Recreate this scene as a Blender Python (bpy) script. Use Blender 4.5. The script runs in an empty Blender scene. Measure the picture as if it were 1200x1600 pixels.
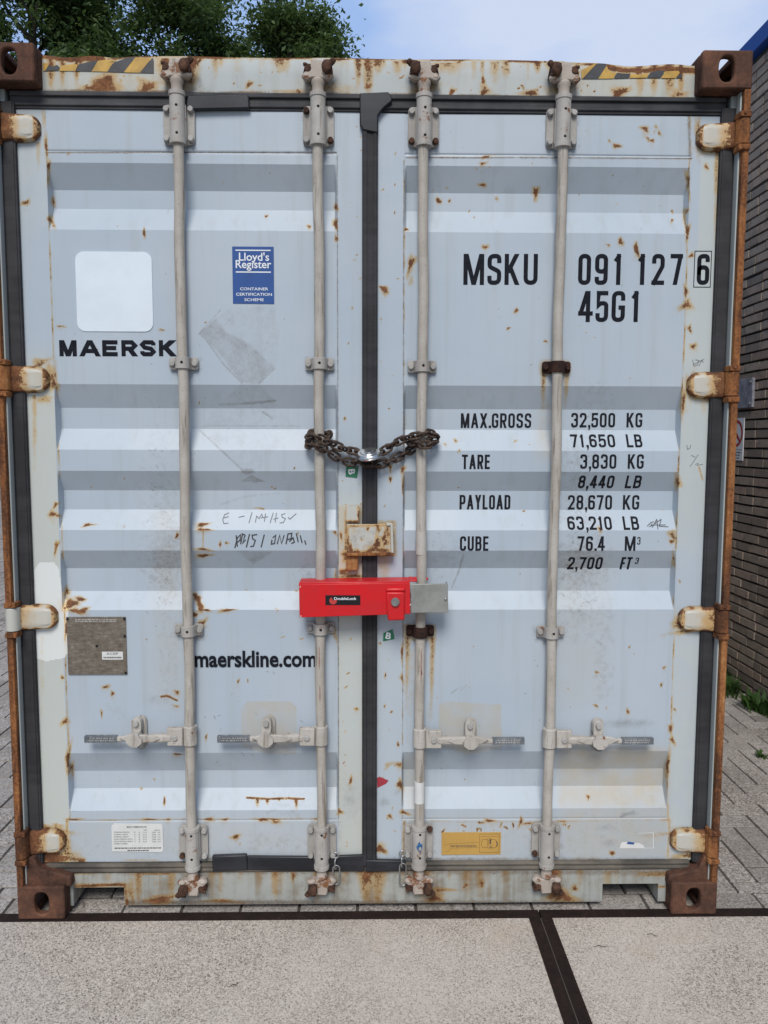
import bpy, bmesh, math, random
import numpy as np
from mathutils import Vector, Matrix, Euler

random.seed(7); rng = np.random.default_rng(7)
S = bpy.context.scene
COL = S.collection
PI = math.pi
rad = math.radians

# ------------------------------------------------------------------ camera, world, sun, exposure
CAM_LOC = Vector((0.0034, -2.5436, 1.6501)); CAM_ROT = Euler((1.4819, -0.0026, -0.0164), 'XYZ')
cd = bpy.data.cameras.new('camera'); cam = bpy.data.objects.new('camera', cd); COL.objects.link(cam)
cam.location = CAM_LOC; cam.rotation_euler = CAM_ROT
cd.sensor_fit = 'VERTICAL'; cd.sensor_height = 32.0; cd.lens = 24.0
cd.clip_start = 0.05; cd.clip_end = 2000
S.camera = cam

SUN_EL, SUN_AZ = 46.5, 186.0            # degrees; azimuth the light comes from, 180 = behind the camera
w = bpy.data.worlds.new('World'); S.world = w; w.use_nodes = True
nt = w.node_tree; nt.nodes.clear()
out = nt.nodes.new('ShaderNodeOutputWorld'); bg = nt.nodes.new('ShaderNodeBackground')
sky = nt.nodes.new('ShaderNodeTexSky'); sky.sky_type = 'NISHITA'; sky.sun_disc = False
sky.sun_elevation = rad(SUN_EL); sky.sun_rotation = rad(SUN_AZ)
sky.air_density = 1.0; sky.dust_density = 1.2; sky.ozone_density = 1.0
tc = nt.nodes.new('ShaderNodeTexCoord'); mp = nt.nodes.new('ShaderNodeMapping'); mp.inputs['Scale'].default_value = (1.0, 1.0, 2.6)
mp.inputs['Location'].default_value = (1.35, 0.1, 0.2)
nz = nt.nodes.new('ShaderNodeTexNoise'); nz.inputs['Scale'].default_value = 2.3; nz.inputs['Detail'].default_value = 7; nz.inputs['Roughness'].default_value = 0.5
rp = nt.nodes.new('ShaderNodeValToRGB'); rp.color_ramp.elements[0].position = 0.40; rp.color_ramp.elements[1].position = 0.60
rp.color_ramp.elements[0].color = (0, 0, 0, 1); rp.color_ramp.elements[1].color = (1, 1, 1, 1)
mx = nt.nodes.new('ShaderNodeMixRGB'); mx.inputs['Color2'].default_value = (6.7, 7.7, 9.9, 1)
nt.links.new(tc.outputs['Generated'], mp.inputs['Vector']); nt.links.new(mp.outputs[0], nz.inputs['Vector'])
sx_ = nt.nodes.new('ShaderNodeSeparateXYZ'); nt.links.new(tc.outputs['Generated'], sx_.inputs[0])
mr = nt.nodes.new('ShaderNodeMapRange'); mr.interpolation_type = 'SMOOTHSTEP'; nt.links.new(sx_.outputs['Y'], mr.inputs['Value'])
mr.inputs['From Min'].default_value = 0.25; mr.inputs['From Max'].default_value = 0.75; mr.inputs['To Min'].default_value = 0.22; mr.inputs['To Max'].default_value = 1.0
gx = nt.nodes.new('ShaderNodeMapRange'); gx.interpolation_type = 'SMOOTHSTEP'; nt.links.new(sx_.outputs['X'], gx.inputs['Value'])
gx.inputs['From Min'].default_value = -0.12; gx.inputs['From Max'].default_value = 0.28; gx.inputs['To Min'].default_value = -0.17; gx.inputs['To Max'].default_value = 0.03
ad = nt.nodes.new('ShaderNodeMath'); ad.operation = 'ADD'; nt.links.new(nz.outputs['Fac'], ad.inputs[0]); nt.links.new(gx.outputs[0], ad.inputs[1])
nt.links.new(ad.outputs[0], rp.inputs['Fac'])
cl = nt.nodes.new('ShaderNodeMixRGB'); cl.inputs['Color1'].default_value = (3.3, 4.9, 8.2, 1); cl.inputs['Color2'].default_value = (5.9, 6.75, 8.6, 1)   # hazy blue to thin white cloud
nt.links.new(rp.outputs['Color'], cl.inputs['Fac']); nt.links.new(mr.outputs[0], mx.inputs['Fac']); nt.links.new(cl.outputs[0], mx.inputs['Color2'])
nt.links.new(tc.outputs['Generated'], mp.inputs['Vector']); nt.links.new(mp.outputs[0], nz.inputs['Vector'])
nt.links.new(sky.outputs['Color'], mx.inputs['Color1']); nt.links.new(mx.outputs[0], bg.inputs['Color'])
bg.inputs['Strength'].default_value = 0.095
nt.links.new(bg.outputs[0], out.inputs['Surface'])

sd = bpy.data.lights.new('sun', 'SUN'); sd.energy = 2.5; sd.angle = rad(24); sd.color = (1.0, 0.96, 0.9)
so = bpy.data.objects.new('sun', sd); COL.objects.link(so)
az = rad(SUN_AZ); el = rad(SUN_EL)
dirv = Vector((math.sin(az) * math.cos(el), math.cos(az) * math.cos(el), math.sin(el)))
so.rotation_euler = dirv.to_track_quat('Z', 'Y').to_euler(); so.location = (-4, -8, 14)
S.view_settings.view_transform = 'Standard'; S.view_settings.look = 'None'
S.view_settings.exposure = 0.12; S.view_settings.gamma = 1.0; S.view_settings.use_curve_mapping = False

# ------------------------------------------------------------------ measuring: pixels of the photograph to points on real planes
CM = np.array(CAM_ROT.to_matrix()); CC = np.array(CAM_LOC); F = 1200.0
def ray(u, v): return CM @ np.array([(u - 600) / F, -(v - 800) / F, -1.0])
def at(u, v, Y=0.065):
    d = ray(u, v); t = (Y - CC[1]) / d[1]; return CC + t * d
def gnd(u, v, Z=0.0):
    d = ray(u, v); t = (Z - CC[2]) / d[2]; return CC + t * d
def atx(u, v, X):
    d = ray(u, v); t = (X - CC[0]) / d[0]; return CC + t * d
def uv_of(P):
    q = (P - CC) @ CM
    return 600 + F * q[..., 0] / -q[..., 2], 800 - F * q[..., 1] / -q[..., 2]

# ------------------------------------------------------------------ object helpers
def tag(o, label=None, cat=None, group=None, kind=None):
    if label: o['label'] = label
    if cat: o['category'] = cat
    if group: o['group'] = group
    if kind: o['kind'] = kind
    return o
def empty(name, loc=(0, 0, 0), label=None, cat=None, group=None):
    o = bpy.data.objects.new(name, None); COL.objects.link(o); o.location = loc; o.empty_display_size = 0.1
    return tag(o, label, cat, group)
def link(name, me, mats, parent=None):
    o = bpy.data.objects.new(name, me); COL.objects.link(o)
    for m in (mats if isinstance(mats, (list, tuple)) else [mats]): me.materials.append(m)
    if parent: o.parent = parent
    return o
def arr_mesh(name, verts, faces, mat_idx=None, smooth=False):
    """verts (n,3), faces (m,k) numpy with constant k"""
    me = bpy.data.meshes.new(name)
    verts = np.asarray(verts, np.float32); faces = np.asarray(faces, np.int32)
    k = faces.shape[1]
    me.vertices.add(len(verts)); me.vertices.foreach_set('co', verts.ravel())
    me.loops.add(faces.size); me.loops.foreach_set('vertex_index', faces.ravel())
    me.polygons.add(len(faces)); me.polygons.foreach_set('loop_start', np.arange(0, faces.size, k, dtype=np.int32))
    me.polygons.foreach_set('loop_total', np.full(len(faces), k, np.int32))
    if mat_idx is not None: me.polygons.foreach_set('material_index', np.asarray(mat_idx, np.int32))
    me.polygons.foreach_set('use_smooth', np.full(len(faces), smooth))
    me.update(calc_edges=True); me.validate()
    return me
def set_attr(me, name, rgba):
    a = me.attributes.new(name, 'FLOAT_COLOR', 'POINT')
    a.data.foreach_set('color', np.asarray(rgba, np.float32).ravel())

class B:
    """collects shapes into one mesh"""
    def __init__(s): s.bm = bmesh.new()
    def _mi(s, faces, mi):
        for f in faces: f.material_index = mi
    def box(s, c, size, rot=None, mi=0):
        r = bmesh.ops.create_cube(s.bm, size=1.0)
        M = Matrix.Translation(c) @ (rot.to_matrix().to_4x4() if rot else Matrix()) @ Matrix.Diagonal((*size, 1))
        bmesh.ops.transform(s.bm, matrix=M, verts=r['verts'])
        s._mi({f for v in r['verts'] for f in v.link_faces}, mi); return s
    def cyl(s, p0, p1, r0, r1=None, seg=20, mi=0, caps=True):
        p0 = Vector(p0); p1 = Vector(p1); d = p1 - p0; L = d.length
        r = bmesh.ops.create_cone(s.bm, cap_ends=caps, segments=seg, radius1=r0, radius2=r0 if r1 is None else r1, depth=L)
        M = Matrix.Translation((p0 + p1) / 2) @ d.to_track_quat('Z', 'Y').to_matrix().to_4x4()
        bmesh.ops.transform(s.bm, matrix=M, verts=r['verts'])
        s._mi({f for v in r['verts'] for f in v.link_faces}, mi); return s
    def sphere(s, c, r, scale=(1, 1, 1), seg=14, mi=0, rot=None):
        q = bmesh.ops.create_uvsphere(s.bm, u_segments=seg, v_segments=seg // 2 + 2, radius=r)
        M = Matrix.Translation(c) @ (rot.to_matrix().to_4x4() if rot else Matrix()) @ Matrix.Diagonal((*scale, 1))
        bmesh.ops.transform(s.bm, matrix=M, verts=q['verts'])
        s._mi({f for v in q['verts'] for f in v.link_faces}, mi); return s
    def prism(s, pts, y0, y1, mi=0, M=None):
        """polygon in XZ extruded from y0 (front) to y1"""
        a = [s.bm.verts.new((p[0], y0, p[1])) for p in pts]; b = [s.bm.verts.new((p[0], y1, p[1])) for p in pts]
        fs = [s.bm.faces.new(a), s.bm.faces.new(b[::-1])]
        n = len(pts)
        for i in range(n):
            j = (i + 1) % n
            fs.append(s.bm.faces.new((a[j], a[i], b[i], b[j])))
        s._mi(fs, mi)
        if M: bmesh.ops.transform(s.bm, matrix=M, verts=a + b)
        return s
    def flat(s, pts, mi=0):
        vs = [s.bm.verts.new(p) for p in pts]; f = s.bm.faces.new(vs); f.material_index = mi; return s
    def tube(s, path, r, closed=False, seg=10, mi=0):
        P = [Vector(p) for p in path]; n = len(P); R = r if isinstance(r, (list, tuple)) else [r] * n
        rings = []; up = None
        for i in range(n):
            if closed: t = P[(i + 1) % n] - P[i - 1]
            else: t = P[min(i + 1, n - 1)] - P[max(i - 1, 0)]
            t.normalize()
            if up is None: up = t.orthogonal().normalized()
            up = (up - t * up.dot(t)).normalized(); q = t.cross(up)
            rings.append([s.bm.verts.new(P[i] + (up * math.cos(2 * PI * k / seg) + q * math.sin(2 * PI * k / seg)) * R[i]) for k in range(seg)])
        m = n if closed else n - 1; fs = []
        for i in range(m):
            a, b = rings[i], rings[(i + 1) % n]
            off = 0
            if closed and i == n - 1:
                off = min(range(seg), key=lambda o: sum((a[k].co - b[(k + o) % seg].co).length for k in range(seg)))
            for k in range(seg):
                fs.append(s.bm.faces.new((a[k], a[(k + 1) % seg], b[(k + 1 + off) % seg], b[(k + off) % seg])))
        if not closed: fs.append(s.bm.faces.new(rings[0][::-1])); fs.append(s.bm.faces.new(rings[-1]))
        s._mi(fs, mi); return s
    def lathe(s, prof, M, seg=32, mi=0):
        """prof list of (r, h) round local Z"""
        rings = [[s.bm.verts.new(M @ Vector((r * math.cos(2 * PI * k / seg), r * math.sin(2 * PI * k / seg), h))) for k in range(seg)] for r, h in prof]
        fs = []
        for a, b in zip(rings, rings[1:]):
            for k in range(seg): fs.append(s.bm.faces.new((a[k], a[(k + 1) % seg], b[(k + 1) % seg], b[k])))
        fs.append(s.bm.faces.new(rings[0][::-1])); fs.append(s.bm.faces.new(rings[-1]))
        s._mi(fs, mi); return s
    def build(s, name, mats, parent=None, bevel=0, angle=35, smooth=True):
        me = bpy.data.meshes.new(name)
        bmesh.ops.recalc_face_normals(s.bm, faces=s.bm.faces)
        s.bm.to_mesh(me); s.bm.free()
        if smooth:
            me.polygons.foreach_set('use_smooth', np.ones(len(me.polygons), bool)); me.set_sharp_from_angle(angle=rad(angle))
        o = link(name, me, mats, parent)
        if bevel:
            m = o.modifiers.new('bevel', 'BEVEL'); m.width = bevel; m.segments = 2; m.limit_method = 'ANGLE'; m.angle_limit = rad(40)
        return o

def rrect(x0, x1, z0, z1, r, n=5):
    pts = []
    for cx, cz, a0 in ((x1 - r, z1 - r, 0), (x0 + r, z1 - r, 90), (x0 + r, z0 + r, 180), (x1 - r, z0 + r, 270)):
        for k in range(n + 1):
            a = rad(a0 + 90 * k / n); pts.append((cx + r * math.cos(a), cz + r * math.sin(a)))
    return pts[::-1]          # clockwise seen from -Y keeps the front face outward

# ------------------------------------------------------------------ materials
class NT:
    def __init__(s, name):
        s.m = bpy.data.materials.new(name); s.m.use_nodes = True; s.t = s.m.node_tree; s.t.nodes.clear()
        s.o = s.n('OutputMaterial'); s.b = s.n('BsdfPrincipled'); s.l(s.b.outputs[0], s.o.inputs[0])
        s.tc = s.n('TexCoord')
    def n(s, t, **kw):
        x = s.t.nodes.new('ShaderNode' + t)
        for k, v in kw.items(): setattr(x, k, v)
        return x
    def l(s, a, b): s.t.links.new(a, b)
    def val(s, sock, v):
        if isinstance(v, bpy.types.NodeSocket): s.l(v, sock)
        elif isinstance(v, (tuple, list)) and len(v) == 3 and sock.type == 'RGBA': sock.default_value = (*v, 1)
        else: sock.default_value = v
    def coord(s, scale=(1, 1, 1), loc=(0, 0, 0)):
        m = s.n('Mapping'); s.l(s.tc.outputs['Object'], m.inputs[0]); m.inputs['Scale'].default_value = scale; m.inputs['Location'].default_value = loc
        return m.outputs[0]
    def noise(s, scale, detail=4, rough=0.55, vec=None, dist=0):
        x = s.n('TexNoise'); x.inputs['Scale'].default_value = scale; x.inputs['Detail'].default_value = detail; x.inputs['Roughness'].default_value = rough
        x.inputs['Distortion'].default_value = dist
        s.l(vec if vec is not None else s.tc.outputs['Object'], x.inputs['Vector']); return x.outputs['Fac']
    def voro(s, scale, vec=None, feat='F1'):
        x = s.n('TexVoronoi'); x.feature = feat; x.inputs['Scale'].default_value = scale
        s.l(vec if vec is not None else s.tc.outputs['Object'], x.inputs['Vector']); return x
    def math(s, op, a, b=None, c=None, clamp=False):
        x = s.n('Math', operation=op); x.use_clamp = clamp
        s.val(x.inputs[0], a)
        if b is not None: s.val(x.inputs[1], b)
        if c is not None: s.val(x.inputs[2], c)
        return x.outputs[0]
    def step(s, v, lo, hi, to0=0.0, to1=1.0):
        x = s.n('MapRange', interpolation_type='SMOOTHSTEP'); s.val(x.inputs['Value'], v)
        x.inputs['From Min'].default_value = lo; x.inputs['From Max'].default_value = hi
        x.inputs['To Min'].default_value = to0; x.inputs['To Max'].default_value = to1
        return x.outputs[0]
    def mix(s, f, a, b, mode='MIX'):
        x = s.n('MixRGB', blend_type=mode); s.val(x.inputs[0], f); s.val(x.inputs[1], a); s.val(x.inputs[2], b); return x.outputs[0]
    def ramp(s, f, stops):
        x = s.n('ValToRGB'); s.l(f, x.inputs[0]); e = x.color_ramp.elements
        while len(e) < len(stops): e.new(0.5)
        for q, (p, c) in zip(e, stops): q.position = p; q.color = (*c, 1)
        return x.outputs[0]
    def attr(s, name):
        x = s.n('Attribute'); x.attribute_name = name
        sp = s.n('SeparateColor'); s.l(x.outputs['Color'], sp.inputs[0])
        return sp.outputs[0], sp.outputs[1], sp.outputs[2], x.outputs['Alpha']
    def bump(s, h, strength=0.3, dist=0.002):
        x = s.n('Bump'); x.inputs['Strength'].default_value = strength; x.inputs['Distance'].default_value = dist
        s.l(h, x.inputs['Height']); s.l(x.outputs[0], s.b.inputs['Normal'])
    def done(s, col, rough=0.5, metal=0.0, spec=0.5):
        s.val(s.b.inputs['Base Color'], col); s.val(s.b.inputs['Roughness'], rough); s.val(s.b.inputs['Metallic'], metal)
        s.b.inputs['Specular IOR Level'].default_value = spec
        return s.m

RUST = [(0.34, (0.045, 0.020, 0.012)), (0.46, (0.12, 0.048, 0.021)), (0.56, (0.20, 0.085, 0.034)), (0.68, (0.34, 0.17, 0.07))]
def weathered(name, base, cream, rust_bias=0.0, streak=0.25, rough=0.42, dirtcol=(0.165, 0.14, 0.115), rustramp=RUST, grime=0.0):
    """weather-worn paint; attribute 'wear' = rust, dirt, fade; 'mark' = grey residue, touch-up white, brown film"""
    g = NT(name)
    r, d, f, _ = g.attr('wear'); a, wt, br, _ = g.attr('mark')
    big = g.noise(1.7, 3); fine = g.noise(55, 6, 0.65); mid = g.noise(14, 5, 0.6); spk = g.noise(230, 2, 0.5)
    st = g.noise(1.0, 4, 0.6, g.coord((26, 26, 1.1)))
    col = g.mix(g.step(big, 0.3, 0.7), base, tuple(c * k for c, k in zip(base, (0.90, 0.93, 0.95))))
    col = g.mix(g.math('MULTIPLY', g.step(st, 0.48, 0.75), streak), col, tuple(c * k for c, k in zip(base, (0.80, 0.80, 0.74))))
    col = g.mix(g.math('MULTIPLY', g.step(g.math('ADD', f, g.math('MULTIPLY', g.math('SUBTRACT', mid, 0.5), 0.5)), 0.15, 0.85), 0.95), col, cream)
    col = g.mix(g.math('MULTIPLY', br, g.step(mid, 0.2, 0.75, 0.35, 1.0)), col, (0.43, 0.395, 0.325))
    # grey residue of old stickers
    rn = g.math('ADD', a, g.math('MULTIPLY', g.math('SUBTRACT', fine, 0.5), 0.55))
    col = g.mix(g.math('MULTIPLY', g.math('MULTIPLY', g.step(rn, 0.10, 0.62), g.step(a, 0.02, 0.1)), g.step(g.math('ADD', g.math('MULTIPLY', mid, 0.6), g.math('MULTIPLY', spk, 0.4)), 0.34, 0.62, 0.30, 1.0)), col, (0.265, 0.28, 0.295))
    col = g.mix(g.step(g.math('ADD', wt, g.math('MULTIPLY', g.math('SUBTRACT', fine, 0.5), 0.35)), 0.45, 0.55), col, (0.66, 0.69, 0.68))
    # dirt speckle
    dd = g.math('ADD', d, g.math('MULTIPLY', g.math('SUBTRACT', fine, 0.5), 0.8))
    dm = g.math('MULTIPLY', g.step(dd, 0.06, 0.66), g.step(d, 0.0, 0.10))
    col = g.mix(g.math('MULTIPLY', dm, 0.85), col, dirtcol)
    sp2 = g.math('MULTIPLY', g.step(g.math('ADD', spk, g.math('MULTIPLY', d, 0.22)), 0.70, 0.76), g.step(d, 0.03, 0.2))
    col = g.mix(g.math('MULTIPLY', sp2, 0.8), col, (0.05, 0.045, 0.04))
    if grime:
        gm = g.step(g.math('ADD', g.math('MULTIPLY', st, 0.5), g.math('MULTIPLY', mid, 0.5)), 0.42, 0.66)
        col = g.mix(g.math('MULTIPLY', gm, grime), col, (0.20, 0.17, 0.13))
    # rust
    rr = g.math('ADD', r, rust_bias)
    halo = g.step(g.math('ADD', rr, g.math('ADD', g.math('MULTIPLY', g.math('SUBTRACT', mid, 0.5), 0.35), g.math('MULTIPLY', g.math('SUBTRACT', fine, 0.5), 0.4))), 0.06, 0.46)
    halo = g.math('MULTIPLY', halo, g.step(rr, 0.01, 0.10))
    col = g.mix(g.math('MULTIPLY', halo, 0.95), col, g.mix(1.0, col, (0.98, 0.66, 0.33), 'MULTIPLY'))
    vf = g.noise(170, 5, 0.7); edge = g.math('ADD', g.math('MULTIPLY', g.math('SUBTRACT', fine, 0.5), 1.1), g.math('MULTIPLY', g.math('SUBTRACT', vf, 0.5), 1.0))
    core = g.step(g.math('ADD', rr, edge), 0.46, 0.66)
    core = g.math('MULTIPLY', core, g.step(rr, 0.05, 0.2))
    rc = g.ramp(g.math('ADD', g.math('MULTIPLY', g.noise(24, 6, 0.7), 0.6), g.math('MULTIPLY', vf, 0.4)), rustramp)
    col = g.mix(core, col, rc)
    h = g.math('ADD', g.math('MULTIPLY', core, g.math('ADD', 0.6, fine)), g.math('ADD', g.math('MULTIPLY', mid, 0.5), g.math('MULTIPLY', g.noise(4.5, 2), 5.0)))
    g.bump(h, 0.35, 0.0016)
    return g.done(col, g.math('ADD', rough, g.math('MULTIPLY', core, 0.4)), spec=0.4)

PAINT = (0.425, 0.484, 0.543); CREAM = (0.485, 0.515, 0.485)
m_door = weathered('door_paint', PAINT, CREAM, streak=0.42)
m_rail = weathered('rail_paint', (0.43, 0.46, 0.455), (0.50, 0.48, 0.39), streak=0.5, rough=0.5, grime=0.12)
m_sill = weathered('sill_paint', (0.36, 0.37, 0.345), (0.42, 0.385, 0.30), streak=0.6, rough=0.6, grime=0.78)
m_hinge = weathered('hinge_paint', (0.50, 0.495, 0.45), (0.52, 0.475, 0.375), streak=0.2, rough=0.5)
m_post = weathered('post_paint', (0.36, 0.39, 0.385), (0.55, 0.50, 0.36), streak=0.4, rough=0.6)
m_side = weathered('side_paint', (0.40, 0.46, 0.53), CREAM)

def rusty(name, stops, scale=18, bump=0.5, vz=1.0):
    g = NT(name)
    a = g.noise(scale, 8, 0.68, g.coord((1, 1, vz))); b = g.noise(scale * 6, 4, 0.7); c = g.noise(scale * 0.35, 3)
    v = g.math('ADD', g.math('MULTIPLY', a, 0.55), g.math('ADD', g.math('MULTIPLY', b, 0.25), g.math('MULTIPLY', c, 0.2)))
    col = g.ramp(v, stops)
    g.bump(g.math('ADD', a, b), bump, 0.003)
    return g.done(col, 0.85, spec=0.25)
m_cast = rusty('casting_rust', [(0.34, (0.030, 0.016, 0.012)), (0.46, (0.075, 0.038, 0.026)), (0.56, (0.125, 0.058, 0.036)), (0.68, (0.23, 0.11, 0.06))], 12)
m_orust = rusty('orange_rust', [(0.36, (0.035, 0.018, 0.012)), (0.45, (0.10, 0.042, 0.020)), (0.52, (0.24, 0.095, 0.034)), (0.59, (0.34, 0.16, 0.06)), (0.66, (0.48, 0.33, 0.17))], 16, 0.5, 0.16)
m_drust = rusty('dark_rust', [(0.36, (0.012, 0.007, 0.006)), (0.5, (0.035, 0.016, 0.012)), (0.66, (0.075, 0.032, 0.02))], 30)
m_lump = rusty('keeper_rust', [(0.36, (0.018, 0.010, 0.008)), (0.5, (0.070, 0.036, 0.024)), (0.66, (0.17, 0.085, 0.05))], 40)
m_chain = NT('chain_steel'); _a = m_chain.noise(70, 6, 0.7)
m_chain = m_chain.done(m_chain.ramp(_a, [(0.34, (0.016, 0.011, 0.009)), (0.5, (0.055, 0.037, 0.028)), (0.68, (0.11, 0.070, 0.048))]), 0.68, 0.1, 0.35)
m_strip = rusty('edge_steel', [(0.36, (0.009, 0.006, 0.005)), (0.52, (0.018, 0.010, 0.008)), (0.7, (0.045, 0.024, 0.018))], 30, 0.3)

def galv(name, c0, c1, dark=(0.20, 0.17, 0.14), spots=0.62, rough=0.62, rust=0.0):
    g = NT(name)
    a = g.noise(9, 5, 0.6); b = g.noise(140, 3, 0.6); s = g.noise(1, 4, 0.6, g.coord((60, 60, 5)))
    col = g.mix(g.step(a, 0.3, 0.7), c0, c1)
    col = g.mix(g.math('MULTIPLY', g.step(s, spots, spots + 0.14), 0.7), col, dark)
    col = g.mix(g.math('MULTIPLY', g.step(b, 0.56, 0.72), 0.35), col, dark)
    if rust:
        col = g.mix(g.step(g.noise(24, 6, 0.7), 0.62 - rust, 0.70 - rust), col, (0.19, 0.085, 0.04))
    g.bump(b, 0.25, 0.001)
    return g.done(col, rough, spec=0.4)
m_rod = galv('rod_galvanised', (0.36, 0.33, 0.288), (0.445, 0.418, 0.375), dark=(0.16, 0.135, 0.11), spots=0.54)
m_brk = galv('bracket_galvanised', (0.33, 0.31, 0.285), (0.42, 0.405, 0.38), spots=0.56, rust=0.03)
m_cam = galv('cam_forging', (0.36, 0.31, 0.265), (0.44, 0.39, 0.34), rust=0.10)
m_plate = galv('plate_galvanised', (0.27, 0.255, 0.235), (0.38, 0.365, 0.34), rough=0.6)
m_bolt = galv('bolt_grey', (0.28, 0.275, 0.26), (0.40, 0.39, 0.37), rough=0.45)
m_hand = galv('handle_steel', (0.37, 0.345, 0.305), (0.48, 0.455, 0.415), spots=0.54, rust=0.01)
m_grip = galv('grip_sleeve', (0.085, 0.10, 0.115), (0.16, 0.175, 0.19), dark=(0.3, 0.3, 0.29), spots=0.55, rough=0.5)

def rubber(name, c, dust, amount, rough=0.55):
    g = NT(name)
    a = g.noise(6, 5, 0.6); s = g.noise(1, 5, 0.65, g.coord((3, 30, 40)))
    col = g.mix(g.math('MULTIPLY', g.step(g.math('ADD', a, g.math('MULTIPLY', s, 0.6)), 0.6, 1.0), amount), c, dust)
    g.bump(g.noise(90, 3), 0.15, 0.001)
    return g.done(col, rough, spec=0.35)
m_rub = rubber('gasket_rubber', (0.020, 0.020, 0.023), (0.048, 0.048, 0.053), 0.7, 0.75)
m_rubd = rubber('dusty_rubber', (0.060, 0.055, 0.048), (0.17, 0.150, 0.122), 0.9, 0.8)
m_rubn = rubber('repair_rubber', (0.013, 0.014, 0.018), (0.04, 0.042, 0.05), 0.6, 0.4)
m_rubt = rubber('header_rubber', (0.026, 0.027, 0.031), (0.075, 0.075, 0.08), 0.8, 0.7)

def plain(name, c, rough=0.5, metal=0, var=0.12, spec=0.5, scale=20, bump=0.0):
    g = NT(name)
    n = g.noise(scale, 5, 0.6)
    col = g.mix(g.step(n, 0.3, 0.72), c, tuple(x * (1 - var) for x in c))
    if bump: g.bump(g.noise(scale * 5, 3), bump, 0.001)
    return g.done(col, rough, metal, spec)
m_ink = plain('black_lettering', (0.012, 0.014, 0.022), 0.75, var=0.5, scale=60, spec=0.15)
m_ink2 = plain('worn_lettering', (0.018, 0.020, 0.027), 0.75, var=0.6, scale=80, spec=0.15)
m_pen = plain('marker_pen', (0.06, 0.062, 0.07), 0.6, var=0.6, scale=90)
m_pen2 = plain('faint_pen', (0.17, 0.18, 0.20), 0.6, var=0.4, scale=90)
m_hole = plain('dark_hole', (0.006, 0.006, 0.006), 0.9)
m_white = plain('white_sticker', (0.68, 0.76, 0.83), 0.35, var=0.07, scale=9)
m_white2 = plain('paper_white', (0.64, 0.645, 0.63), 0.5, var=0.08)
m_sign = plain('enamel_white', (0.86, 0.87, 0.88), 0.3, var=0.04)
m_signred = plain('enamel_red', (0.50, 0.035, 0.03), 0.35, var=0.1)
m_blue = plain('blue_sticker', (0.018, 0.075, 0.27), 0.35, var=0.12)
m_text_w = plain('white_print', (0.75, 0.78, 0.8), 0.4, var=0.05)
m_text_d = plain('grey_print', (0.09, 0.09, 0.095), 0.6, var=0.3)
m_green = plain('green_sticker', (0.02, 0.17, 0.085), 0.45, var=0.2)
m_redst = plain('red_sticker', (0.36, 0.035, 0.05), 0.5, var=0.2)
m_yel = plain('yellow_sticker', (0.50, 0.30, 0.075), 0.5, var=0.12, scale=14)
m_yeltape = plain('yellow_tape', (0.55, 0.33, 0.055), 0.5, var=0.35, scale=30)
m_blktape = plain('black_tape', (0.04, 0.043, 0.05), 0.5, var=0.5, scale=30)
m_yline = plain('brown_print', (0.20, 0.11, 0.03), 0.5)
m_red = NT('red_lacquer'); _n = m_red.noise(9, 5, 0.6); _s = m_red.noise(1, 5, 0.7, m_red.coord((14, 60, 120))); _c = m_red.noise(60, 5, 0.75)
_col = m_red.mix(m_red.step(_n, 0.35, 0.7), (0.60, 0.009, 0.014), (0.50, 0.010, 0.014))
_col = m_red.mix(m_red.math('MULTIPLY', m_red.step(_s, 0.66, 0.74), 0.35), _col, (0.62, 0.12, 0.11)); _col = m_red.mix(m_red.math('MULTIPLY', m_red.step(_c, 0.70, 0.74), 0.6), _col, (0.20, 0.02, 0.02))
m_red.bump(m_red.noise(40, 3), 0.06, 0.001); m_red = m_red.done(_col, m_red.step(_n, 0.3, 0.7, 0.32, 0.5))
m_zinc = NT('zinc_plate')
_n = m_zinc.noise(12, 6, 0.7); m_zinc.bump(m_zinc.noise(160, 3), 0.12, 0.001)
m_zinc = m_zinc.done(m_zinc.mix(m_zinc.step(_n, 0.3, 0.75), (0.36, 0.37, 0.345), (0.25, 0.255, 0.24)), 0.42, 0.35)
m_chrome = plain('polished_steel', (0.62, 0.62, 0.62), 0.2, 0.95, var=0.15, scale=40)
m_steelb = plain('bright_bolt', (0.40, 0.41, 0.41), 0.35, 0.7, var=0.3, scale=60)
m_label = plain('black_label', (0.012, 0.012, 0.014), 0.3)
m_lred2 = plain('red_scratch', (0.30, 0.06, 0.05), 0.6, var=0.3)
m_lred = plain('label_red', (0.50, 0.05, 0.045), 0.4)
m_bare = NT('weathered_plate')
_a = m_bare.noise(1, 5, 0.7, m_bare.coord((30, 30, 160))); _b = m_bare.noise(60, 5, 0.7); _v = m_bare.math('ADD', m_bare.math('MULTIPLY', _a, 0.5), m_bare.math('MULTIPLY', _b, 0.5))
m_bare.bump(_v, 0.3, 0.001)
m_bare = m_bare.done(m_bare.ramp(_v, [(0.34, (0.09, 0.07, 0.052)), (0.52, (0.165, 0.14, 0.11)), (0.66, (0.26, 0.235, 0.20))]), 0.6, 0.2)

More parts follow.
